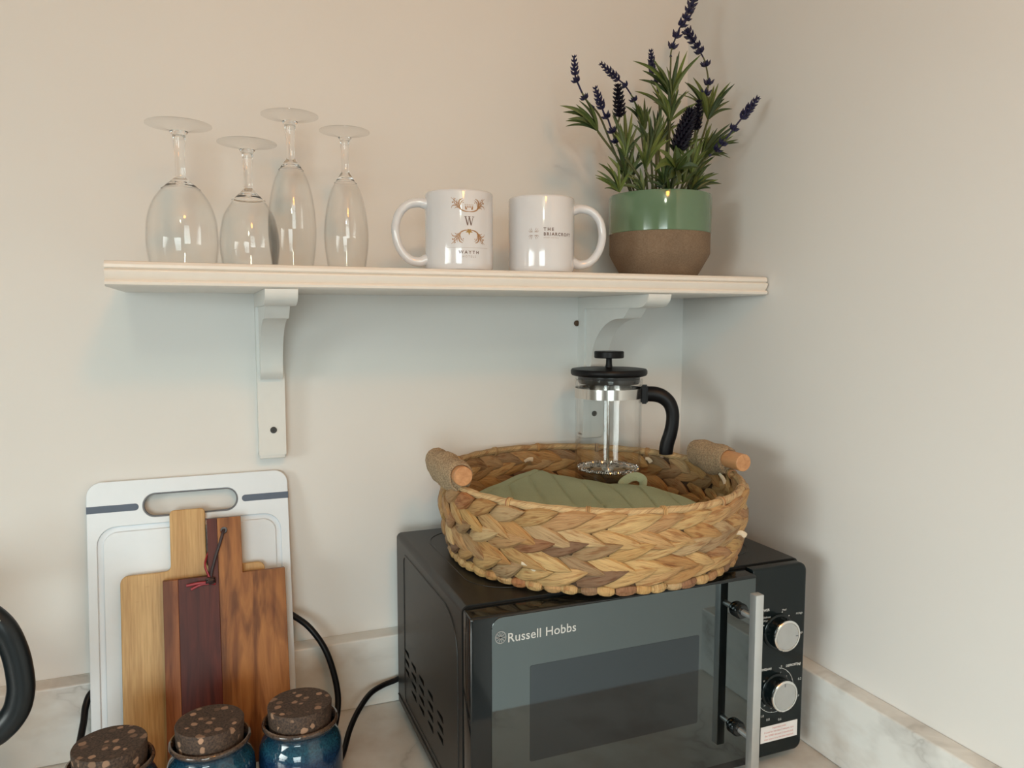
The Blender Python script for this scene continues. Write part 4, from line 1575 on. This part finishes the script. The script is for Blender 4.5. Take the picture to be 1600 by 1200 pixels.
# bottom coil stitches
NB = 58
for k in range(NB):
    a = 2 * pi * k / NB + rb.uniform(-0.01, 0.01)
    Ls = 0.0098 * rb.uniform(0.9, 1.15)
    rr0 = 0.1775 + rb.uniform(-0.001, 0.001)
    pts, rad = [], []
    for i in range(6):
        u = -1 + 2 * i / 5
        an = a + u * Ls / rr0
        pts.append((rr0 * cos(an), rr0 * sin(an), 0.0068 + 0.0010 * u * (1 if k % 2 else -1)))
        rad.append(0.0066 * (1 - 0.45 * abs(u) ** 3))
    m = MB().tube(pts, rad, 8)
    m.uv = [(0.5 + 0.5 * sin(i * 0.8), (i // 8) / 6) for i in range(len(m.v))]
    m.build('base_stitch', 'hyacinth', bk)
# rim cord, wrapped: slightly lumpy twisted tube
pts, rad = [], []
NRM = 240
for k in range(NRM):
    a = 2 * pi * k / NRM
    pts.append(tilt((0.1865 * cos(a), 0.1865 * sin(a), ZR - ZB)))
    rad.append(0.0046 + 0.0005 * sin(k * 0.9) * sin(k * 0.13))
m = MB().tube(pts, rad, 8, closed=True)
m.uv = [((i // 8) / 12.0, (i % 8) / 8 + (i // 8) * 0.11) for i in range(len(m.v))]
m.build('rim_cord', 'hyacinth', bk)
for k in range(14):
    a = 2 * pi * (k + 0.35) / 14 + rb.uniform(-0.03, 0.03)
    for j in (-1, 0, 1):
        aj = a + j * 0.0095
        c0 = tilt((0.1865 * cos(aj), 0.1865 * sin(aj), ZR - ZB))
        rd = Vector((cos(aj), sin(aj), 0))
        pts = []
        for i in range(14):
            t = 2 * pi * i / 14
            zz_ = sin(t) * (0.0052 if sin(t) > 0 else 0.0066)
            pts.append(c0 + rd * (0.0053 * cos(t)) + Vector((0, 0, zz_)))
        m = MB().tube(pts, 0.0009, 5, closed=True)
        m.uv = [(0.3, 0.4)] * len(m.v)
        m.build('rim_binding', 'hyacinth', bk)


def rod_handle(hx, y0, y1, hz, w0, w1, r_):
    """turned wooden rod along y with jute wrapped between w0..w1"""
    rod = MB().lathe([(0, y0), (r_ - 0.0008, y0), (r_, y0 + 0.0008), (r_, y1 - 0.0008), (r_ - 0.0008, y1), (0, y1)], 32)
    rod.v = [(hx + p[0] - BX, p[2] - BY, hz + p[1] - ZB) for p in rod.v]
    ro = rod.build('rod_handle', 'rod', bk)
    m = MB()
    turns = int((w1 - w0) / 0.0031)
    pts = []
    for i in range(turns * 14):
        t = i / (turns * 14)
        a = 2 * pi * i / 14
        rr = r_ + 0.0018 + 0.0022 * sin(pi * t) + 0.0011 * sin(i * 0.45) * sin(i * 0.031)
        # the lower side is drawn down to the rim
        dz = -0.010 * max(0, -sin(a)) * (0.6 + 0.4 * sin(pi * t))
        pts.append((hx - BX + rr * cos(a), w0 + (w1 - w0) * t - BY, hz - ZB + rr * sin(a) + dz))
    m.tube(pts, 0.0019, 6)
    tw = m.build('twine_wrap', 'twine', ro)
    m = MB().lathe([(0.001, w0 + 0.0002), (r_ + 0.0014, w0 + 0.001), (r_ + 0.0025, (w0 + w1) / 2), (r_ + 0.0014, w1 - 0.001), (0.001, w1 - 0.0002)], 24)
    m.v = [(hx + p[0] - BX, p[2] - BY, hz + p[1] - ZB + (-0.007 if p[1] < -0.002 else 0)) for p in m.v]
    m.build('twine_core', 'twine', ro)
    return ro


rod_handle(-0.458, -0.246, -0.128, 0.3695, -0.236, -0.133, 0.0112)
rod_handle(-0.0945, -0.279, -0.172, 0.3655, -0.248, -0.175, 0.0112)
# loose frayed ends of the plaits
for (ad, rr_, z, dx, dy, dz) in ((-12, 0.176, 0.3440, 0.004, -0.010, -0.015), (96, 0.176, 0.3360, 0.012, -0.004, 0.003), (-58, 0.192, 0.3050, 0.012, -0.002, -0.004), (-140, 0.191, 0.2880, 0.013, -0.009, -0.007), (35, 0.176, 0.342, 0.006, -0.006, -0.005)):
    x, y = BX + rr_ * cos(radians(ad)), BY + rr_ * sin(radians(ad))
    P0 = Vector((x - BX, y - BY, z - ZB))
    m = MB().tube(spline([P0, P0 + Vector((dx, dy, dz)) * 0.5 + Vector((0, -0.001, 0.002)), P0 + Vector((dx, dy, dz))], 4), [0.0022] * 3 + [0.0028] * 3 + [0.0032] * 3, 6, flat=0.4)
    m.build('frayed_end', plain('pale_pith', (0.62, 0.52, 0.38), 0.8) if 'pale_pith' not in bpy.data.materials else bpy.data.materials['pale_pith'], bk)

# ================================================================== OVEN MITT
mz = 0.2640
mit = thing('oven_mitt', (-0.30, -0.22, mz), 'sage green quilted oven glove lying inside the basket', 'oven glove')
OL = [(-0.292, -0.050), (-0.2530, -0.1220), (-0.1960, -0.1785), (-0.1590, -0.2110), (-0.1440, -0.2500), (-0.1550, -0.2950), (-0.1880, -0.3340), (-0.2350, -0.3520),
      (-0.2850, -0.3450), (-0.3400, -0.3050), (-0.3900, -0.2400), (-0.4280, -0.1700), (-0.3550, -0.1000)]
cen = Vector((-0.27, -0.215))
# smooth closed outline but keep the two hem corners crisp
seq = [Vector((a, b, 0)) for a, b in OL]
body = spline(seq[0:12], 14)
hem = [seq[11] + (seq[0] - seq[11]) * (k / 24) + Vector((-0.55, 0.65, 0)) * 0.002 * sin(pi * k / 24) for k in range(1, 24)]
ring = body + hem
NRg = 90
A_, B_ = Vector((-0.292, -0.050)), Vector((-0.428, -0.170))
hd = (B_ - A_).normalized()
hn = Vector((-hd.y, hd.x))
if (cen - A_).dot(hn) < 0:
    hn = -hn
qd = Vector((-0.27, -0.96)).normalized()
qn = Vector((-qd.y, qd.x))


def mitt_h(x, y, rho):
    p = Vector((x, y))
    dh = (p - A_).dot(hn)
    edge = (1 - rho)
    h = 0.3265 - mz
    h += 0.006 * max(0.0, 1 - dh / 0.12)
    h -= 0.012 * max(0.0, dh - 0.17) / 0.10
    # rounding at the edge
    e = min(1.0, edge / 0.10)
    h -= 0.016 * (1 - e) ** 2.4
    # quilting
    q = (p.dot(qn) / 0.0345) % 1.0
    dq = min(q, 1 - q) * 0.0345
    if dh > 0.024 and edge > 0.10:
        h += 0.0016 * (min(dq, 0.014) / 0.014) ** 0.6 - 0.0020 * exp(-(dq / 0.0011) ** 2)
    # hem line
    h -= 0.0020 * exp(-((dh - 0.022) / 0.0012) ** 2)
    h -= 0.0016 * exp(-((edge - 0.10) / 0.010) ** 2) * (1 if dh > 0.05 else 0)
    h += 0.0012 * sin(x * 55 + 1) * sin(y * 48)
    return h


vs, fs = [], []
n = len(ring)
for k in range(NRg + 1):
    rho = k / NRg
    rho = 1 - (1 - rho) ** 1.15
    for p in ring:
        x = cen.x + (p.x - cen.x) * rho
        y = cen.y + (p.y - cen.y) * rho
        vs.append((x - (-0.30), y - (-0.22), mitt_h(x, y, rho)))
for k in range(NRg):
    for i in range(n):
        j = (i + 1) % n
        fs.append((k * n + i, k * n + j, (k + 1) * n + j, (k + 1) * n + i))
# side and underside
base = len(vs)
for (ins, zz) in ((1.004, -0.018), (1.004, -0.036), (0.985, -0.048)):
    for i, p in enumerate(ring):
        x = cen.x + (p.x - cen.x) * ins
        y = cen.y + (p.y - cen.y) * ins
        vs.append((x + 0.30, y + 0.22, max(0.0, vs[NRg * n + i][2] + zz)))
for lv in range(3):
    a0 = NRg * n if lv == 0 else base + (lv - 1) * n
    b0 = base + lv * n
    for i in range(n):
        j = (i + 1) % n
        fs.append((a0 + i, a0 + j, b0 + j, b0 + i))
fs.append(tuple(base + 2 * n + i for i in range(n)))
MB().add(vs, fs).build('quilted_body', 'fabric', mit, angle=70)
# hanging loop on the far edge
lp = [(-0.2060, -0.1640, 0.3210), (-0.2000, -0.1600, 0.3250), (-0.1880, -0.1580, 0.3300), (-0.1780, -0.1610, 0.3310), (-0.1740, -0.1680, 0.3270), (-0.1790, -0.1760, 0.3200)]
m = MB().tube([Vector(p) - mit.location for p in spline(lp, 6)], 0.0060, 8, flat=0.2, up=(0.3, 0.5, 0.6))
m.build('hanging_loop', 'fabric', mit)

# ================================================================== FRENCH PRESS
fx, fy, fz = -0.1950, -0.1065, 0.2640
fp = thing('french_press', (fx, fy, fz), 'glass coffee press with black lid and curved black handle in the basket', 'coffee press')
G = 0.0470
h_top = 0.4635 - fz
prof = [(0, 0.0), (G - 0.008, 0.0), (G - 0.002, 0.002), (G, 0.008), (G, h_top - 0.01), (G + 0.0012, h_top - 0.002), (G + 0.0008, h_top),
        (G - 0.0008, h_top - 0.0005), (G - 0.0018, h_top - 0.010), (G - 0.0020, 0.009), (G - 0.005, 0.0035), (0, 0.0025)]
bm_ = MB().lathe(prof, 96)
# pull the spout towards the left of the picture
sd = Vector((-0.93, -0.36, 0)).normalized()
nv = []
for p in bm_.v:
    v_ = Vector(p)
    hv = Vector((v_.x, v_.y, 0))
    if v_.z > h_top - 0.016 and hv.length > 0.02:
        c_ = hv.normalized().dot(sd)
        if c_ > 0.90:
            k = ((c_ - 0.90) / 0.10) ** 1.3 * ((v_.z - (h_top - 0.016)) / 0.016) ** 1.4
            v_ += sd * (0.0155 * k) + Vector((0, 0, 0.0015 * k))
    nv.append(tuple(v_))
bm_.v = nv
bm_.build('beaker', 'pglass', fp)
zb0, zb1 = 0.4366 - fz, 0.4506 - fz
MB().lathe([(G + 0.0004, zb0), (G + 0.0012, zb0), (G + 0.0012, zb1), (G + 0.0004, zb1)], 96, closed=True).build('steel_band', 'steel', fp)
zl = 0.4675 - fz
lid = MB().lathe([(0, zl + 0.012), (0.010, zl + 0.0115), (0.030, zl + 0.0090), (0.0490, zl + 0.0100), (0.0525, zl + 0.0095), (0.0540, zl + 0.0075), (0.0540, zl + 0.0030),
                  (0.0525, zl + 0.0008), (G + 0.003, zl), (0, zl)], 80).build('lid', 'black', fp)
MB().lathe([(0, zl), (G - 0.0030, zl), (G - 0.0030, zl - 0.0085), (G - 0.0045, zl - 0.0110), (0, zl - 0.0110)], 80).build('lid_collar', plain('smoky_black_plastic', (0.03, 0.03, 0.03), 0.15), lid)
kz = 0.4925 - fz
MB().lathe([(0, zl + 0.010), (0.0058, zl + 0.010), (0.0045, zl + 0.016), (0.0042, kz - 0.002), (0.0048, kz)], 32).lathe(
    [(0, kz), (0.0200, kz), (0.0210, kz + 0.001), (0.0210, kz + 0.0085), (0.0200, kz + 0.0095), (0, kz + 0.0098)], 48).build('plunger_knob', 'black', lid)
zf = 0.3310 - fz
MB().tube([(0, 0, zf), (0, 0, zl)], 0.0022, 12).build('plunger_rod', 'steel', fp)
# filter: perforated plate + coil spring rim
MB().lathe([(0, zf + 0.001), (0.036, zf + 0.001), (0.040, zf + 0.0035), (0.040, zf + 0.0027), (0.036, zf), (0, zf)], 64).build('filter_plate', 'steel', fp)
m = MB()
pts = []
NT_ = 90
for i in range(NT_ * 8):
    a = 2 * pi * i / (NT_ * 8)
    t = 2 * pi * i / 8
    pts.append(((G - 0.0050 + 0.0022 * cos(t)) * cos(a), (G - 0.0050 + 0.0022 * cos(t)) * sin(a), zf + 0.004 + 0.0022 * sin(t)))
m.tube(pts, 0.0007, 4, closed=True)
m.build('filter_spring', 'chrome', fp)
MB().lathe([(0.0035, zf), (0.009, zf + 0.0005), (0.009, zf + 0.004), (0.0035, zf + 0.006)], 24).build('filter_nut', 'steel', fp)
for a in range(0, 360, 30):   # drainage holes
    ar = radians(a)
    m = MB().lathe([(0, 0), (0.0028, 0), (0.0028, 0.0002), (0, 0.0002)], 10, cx=0.027 * cos(ar), cy=0.027 * sin(ar))
    m.v = [(p[0], p[1], p[2] + zf + 0.00105) for p in m.v]
    m.build('drain_hole', 'hole', fp)
hd_ = Vector((cos(-0.6), sin(-0.6), 0))
hs = [(0.0475, 0.4420), (0.0560, 0.4425), (0.0660, 0.4420), (0.0760, 0.4385), (0.0850, 0.4300), (0.0895, 0.4170), (0.0895, 0.4020), (0.0870, 0.3870), (0.0830, 0.3730), (0.0815, 0.3620), (0.0815, 0.3570)]
sp = spline([hd_ * a + Vector((0, 0, b - fz)) for a, b in hs], 5)
nn_ = len(sp)
rads = []
for i in range(nn_):
    u = i / (nn_ - 1)
    rads.append(0.0105 - 0.0015 * u + 0.0006 * sin(u * 9) - (0.003 if i == nn_ - 1 else 0))
m = MB().tube(sp, rads, 16, flat=0.75)
# clamp block round the band
for s_ in (0.0435,):
    c0 = hd_ * 0.0505 + Vector((0, 0, 0.4420 - fz))
    bmx = bmesh.new()
    bmesh.ops.create_cube(bmx, size=1)
    sx = Vector((-hd_.y, hd_.x, 0))
    for v_ in bmx.verts:
        q = v_.co.copy()
        v_.co = c0 + hd_ * (q.x * 0.010) + sx * (q.y * 0.020) + Vector((0, 0, q.z * 0.026))
    bmesh.ops.bevel(bmx, geom=bmx.edges[:], offset=0.002, segments=2, affect='EDGES')
    m.addbm(bmx)
m.build('handle', 'black', fp)

# ================================================================== CHOPPING BOARDS
def board_empty(y_bot, y_top, name, label):
    b = thing(name, (0, 0, 0), label, 'chopping board')
    b.location = (-0.75, y_bot, 0.0005)
    th = atan2(y_top - y_bot, 0.345)
    b.rotation_euler = (-th, 0, 0)
    return b, 1 / cos(th)


XO = -0.75


def bx(pts, k):
    return [(a - XO, b * k) for a, b in pts]


# white plastic board
wb, k = board_empty(-0.062, 0.0, 'chopping_board', 'large white plastic chopping board with blue stripes leaning on the wall, rearmost')
out_w = rrect(-0.8683, -0.6285, 0.0, 0.3440, 0.017, 8)
slot = rrect(-0.8055, -0.6922, 0.2965, 0.3260, 0.0146, 10)
slot_i = rrect(-0.8038, -0.6939, 0.2982, 0.3243, 0.0129, 10)
gr_o = rrect(-0.8575, -0.6395, 0.018, 0.2885, 0.022, 8)
gr_i = rrect(-0.8510, -0.6460, 0.0245, 0.2820, 0.0165, 8)
T_ = 0.0085
m = MB()
vs, fs = shape2d([bx(out_w, k), bx(slot, k), bx(gr_o, k)], T_, 0.0009, 3)
m.add(on_xz(vs, T_ / 2), fs)
vs, fs = shape2d([bx(gr_i, k)], T_, 0.0012, 3)
m.add(on_xz(vs, T_ / 2), fs)
vs, fs = shape2d([bx(rrect(-0.8585, -0.6385, 0.017, 0.2895, 0.022, 8), k)], T_ - 0.0045)
m.add(on_xz(vs, T_ / 2 + 0.0020), fs)
m.build('board_body', 'whiteplastic', wb, angle=30)
vs, fs = shape2d([bx(slot, k), bx(slot_i, k)], T_ + 0.0006, 0.0003)
MB().add(on_xz(vs, T_ / 2), fs).build('slot_liner', 'greyrub', wb)
vs, fs = shape2d([bx(rrect(-0.8686, -0.8100, 0.3065, 0.3150, 0.0042, 6, (0, 1, 1, 0)), k)], T_ + 0.0006, 0.0002)
MB().add(on_xz(vs, T_ / 2), fs).build('rubber_stripe', 'navy', wb)
vs, fs = shape2d([bx(rrect(-0.6872, -0.6282, 0.3065, 0.3150, 0.0042, 6, (1, 0, 0, 1)), k)], T_ + 0.0006, 0.0002)
MB().add(on_xz(vs, T_ / 2), fs).build('rubber_stripe', 'navy', wb)

# bamboo board
bb, k = board_empty(-0.085, -0.012, 'chopping_board', 'light bamboo chopping board with short handle, between white and dark boards')
ob = fillet([(-0.8315, 0.0), (-0.6625, 0.0), (-0.6625, 0.2318), (-0.7330, 0.2318), (-0.7330, 0.3055), (-0.7745, 0.3055), (-0.7745, 0.2318), (-0.8315, 0.2318)],
            [0.004, 0.004, 0.010, 0.008, 0.006, 0.006, 0.008, 0.010], 6)
vs, fs = shape2d([bx(ob, k)], 0.0115, 0.0012, 3)
MB().add(on_xz(vs, 0.0115 / 2), fs).build('board_body', 'bamboo', bb, angle=30)

# acacia board of four glued staves
ab, k = board_empty(-0.105, -0.030, 'chopping_board', 'dark striped acacia chopping board with leather cord, frontmost')
TA = 0.0150
zs, zh = 0.2265, 0.2955
hole = [(-0.7112 + 0.0042 * cos(2 * pi * i / 16), 0.2800 + 0.0042 * sin(2 * pi * i / 16)) for i in range(16)]
staves = [([(-0.7832, 0), (-0.7660, 0), (-0.7660, zs), (-0.7832, zs)], 'stave0', []),
          ([(-0.7659, 0), (-0.7190, 0), (-0.7190, zh), (-0.7310, zh), (-0.7310, zs), (-0.7659, zs)], 'stave1', []),
          ([(-0.7189, 0), (-0.6392, 0), (-0.6392, zs), (-0.6906, zs), (-0.6906, zh), (-0.7189, zh)], 'stave2', [hole])]
for pl_, mt, hl in staves:
    vs, fs = shape2d([bx(pl_, k)] + [bx(h_, k) for h_ in hl], TA, 0.0004, 1)
    MB().add(on_xz(vs, TA / 2), fs).build('stave', mt, ab, angle=30)
# leather cord: front strand, side strand, knot, tails


def bl(x, z, y=-0.0022):
    return Vector((x - XO, y, z * k))


m = MB().tube(spline([bl(-0.7112, 0.2800, 0.006), bl(-0.7118, 0.2790, -0.0015), bl(-0.7165, 0.2650, -0.0032), bl(-0.7225, 0.2480, -0.0030), bl(-0.7268, 0.2330, -0.0025), bl(-0.7285, 0.2245, -0.0022)], 6), 0.0021, 8, flat=0.7, up=(0, 1, 0))
m.build('leather_cord', 'leather', ab)
m = MB().tube(spline([bl(-0.7112, 0.2800, TA + 0.001), bl(-0.7260, 0.2620, TA + 0.0015), bl(-0.7325, 0.2490, 0.007), bl(-0.7345, 0.2400, -0.0015), bl(-0.7318, 0.2300, -0.0028), bl(-0.7295, 0.2240, -0.0028)], 6), 0.0019, 8, flat=0.7, up=(0, 1, 0))
m.build('leather_cord', 'redleather', ab)
m = MB()
kn = bl(-0.7288, 0.2215, -0.0050)
for rr, oz_ in ((0.0042, 0.0014), (0.0044, -0.0018)):
    pts = [kn + Vector((rr * cos(2 * pi * i / 16), 0.0012 * sin(4 * pi * i / 16), oz_ + rr * 0.35 * sin(2 * pi * i / 16))) for i in range(16)]
    m.tube(pts, 0.0017, 6, closed=True)
m.tube([kn + Vector((-0.003, 0, 0)), kn + Vector((0.003, 0, 0))], 0.0036, 8)
m.build('cord_knot', 'leather', ab)
m = MB()
m.tube(spline([kn + Vector((-0.002, 0, -0.002)), bl(-0.7420, 0.2200, -0.0045), bl(-0.7565, 0.2185, -0.0030)], 5), 0.0016, 6, flat=0.5)
m.tube(spline([kn + Vector((-0.002, 0, -0.003)), bl(-0.7400, 0.2180, -0.0040), bl(-0.7515, 0.2135, -0.0028)], 5), 0.0016, 6, flat=0.5)
m.tube(spline([kn + Vector((0.002, 0, -0.001)), bl(-0.7270, 0.2175, -0.0045), bl(-0.7235, 0.2165, -0.0030)], 5), 0.0016, 6, flat=0.5)
m.build('cord_tail', 'redleather', ab)

# ================================================================== STORAGE JARS


def jar(x, y, rz, label):
    g = thing('storage_jar', (x, y, 0.0004), label, 'jar', 'blue glazed jars with cork lids on the worktop', rot=(0, 0, rz))
    Rj = 0.0452
    prof = [(0, 0.002), (0.034, 0.002), (0.036, 0.0), (0.040, 0.003), (0.0445, 0.012), (Rj, 0.022), (Rj, 0.068), (0.0440, 0.080), (0.0405, 0.0880),
            (0.0370, 0.0930), (0.0362, 0.0965), (0.0375, 0.0990), (0.0400, 0.1005), (0.0412, 0.1030), (0.0405, 0.1055), (0.0385, 0.1062),
            (0.0368, 0.1045), (0.0350, 0.1000), (0.0345, 0.090), (0.040, 0.075), (0.041, 0.02), (0.038, 0.006), (0, 0.005)]
    MB().lathe(prof, 80).build('jar_body', 'glaze', g, angle=60)
    MB().lathe([(0, 0.094), (0.0326, 0.094), (0.0338, 0.104), (0.0345, 0.1225), (0.0338, 0.1238), (0, 0.1240)], 64).build('cork_lid', 'cork', g, angle=50)
    return g


jar(-0.6405, -0.2170, 0.3, 'blue glazed jar with cork lid, nearest the microwave')
jar(-0.7335, -0.2210, 2.1, 'blue glazed jar with cork lid, middle of the row of three')
jar(-0.8270, -0.2300, 4.0, 'blue glazed jar with darkest cork lid, at left end of the row')

# ================================================================== KETTLE (mostly outside the frame)
kt = thing('kettle', (-1.035, -0.215, 0.0), 'black electric kettle at the left edge, only its handle in view', 'kettle')
KL = kt.location
MB().lathe([(0, 0.0), (0.076, 0.0), (0.078, 0.004), (0.078, 0.018), (0.074, 0.022), (0, 0.022)], 64).build('power_base', 'kettle', kt)
MB().lathe([(0, 0.024), (0.070, 0.024), (0.074, 0.030), (0.072, 0.10), (0.064, 0.20), (0.058, 0.262), (0.052, 0.270), (0.0, 0.276)], 64).build('kettle_body', 'kettle', kt)
MB().lathe([(0, 0.274), (0.046, 0.271), (0.044, 0.280), (0.020, 0.285), (0.010, 0.292), (0, 0.294)], 48).build('lid', 'kettle', kt)
hp = [(-0.985, -0.225, 0.2700), (-0.955, -0.238, 0.2835), (-0.9270, -0.247, 0.2820), (-0.9085, -0.25, 0.2660), (-0.8990, -0.25, 0.2400), (-0.8955, -0.25, 0.2128), (-0.8965, -0.25, 0.1960), (-0.9010, -0.25, 0.1815), (-0.9110, -0.25, 0.1690), (-0.9260, -0.248, 0.1605), (-0.970, -0.235, 0.150)]
m = MB().tube([Vector(p) - KL for p in spline(hp, 7)], 0.0098, 16, flat=1.25, up=(0, 1, 0))
m.build('handle', 'kettle', kt)
m = MB().tube([Vector(p) - KL for p in spline([(-0.9195, -0.2590, 0.2842), (-0.9125, -0.2605, 0.2790), (-0.9075, -0.2608, 0.2730)], 5)], 0.0022, 8, flat=0.7)
m.build('chrome_insert', 'chrome', kt)
MB().lathe([(0.0, 0), (0.010, 0), (0.014, 0.03), (0.0, 0.034)], 16).build('spout', 'kettle', kt).location = (-0.062, 0.0, 0.232)

# ================================================================== CABLES
cab = [(-0.700, -0.008, 0.150), (-0.660, -0.008, 0.163), (-0.6400, -0.014, 0.1555), (-0.6278, -0.022, 0.1490), (-0.6080, -0.035, 0.1342), (-0.5900, -0.045, 0.1069), (-0.5800, -0.055, 0.0756), (-0.5762, -0.066, 0.0440), (-0.5820, -0.080, 0.0180), (-0.5930, -0.098, 0.0045), (-0.604, -0.120, 0.0042)]
m = MB().tube(spline(cab[2:], 8), 0.0041, 10)
o = m.build('power_cable', 'black', loc=(-0.58, -0.08, 0.004))
tag(o, 'black cable curving out from behind boards to right of the jars', 'cable')
cab = [(-0.8350, -0.012, 0.0850 + 0.03), (-0.8460, -0.019, 0.1020), (-0.8560, -0.0275, 0.0930), (-0.8690, -0.032, 0.0900), (-0.8745, -0.040, 0.0780), (-0.8755, -0.055, 0.0640), (-0.8800, -0.085, 0.0400), (-0.8900, -0.125, 0.0130), (-0.9020, -0.160, 0.0048), (-0.920, -0.180, 0.0042), (-0.928, -0.195, 0.0042)]
cab = cab[1:]
m = MB().tube(spline(cab, 8), 0.0040, 10)
o = m.build('power_cable', 'black', loc=(-0.90, -0.16, 0.004))
tag(o, 'black cable bent down between the kettle handle and white board', 'cable')
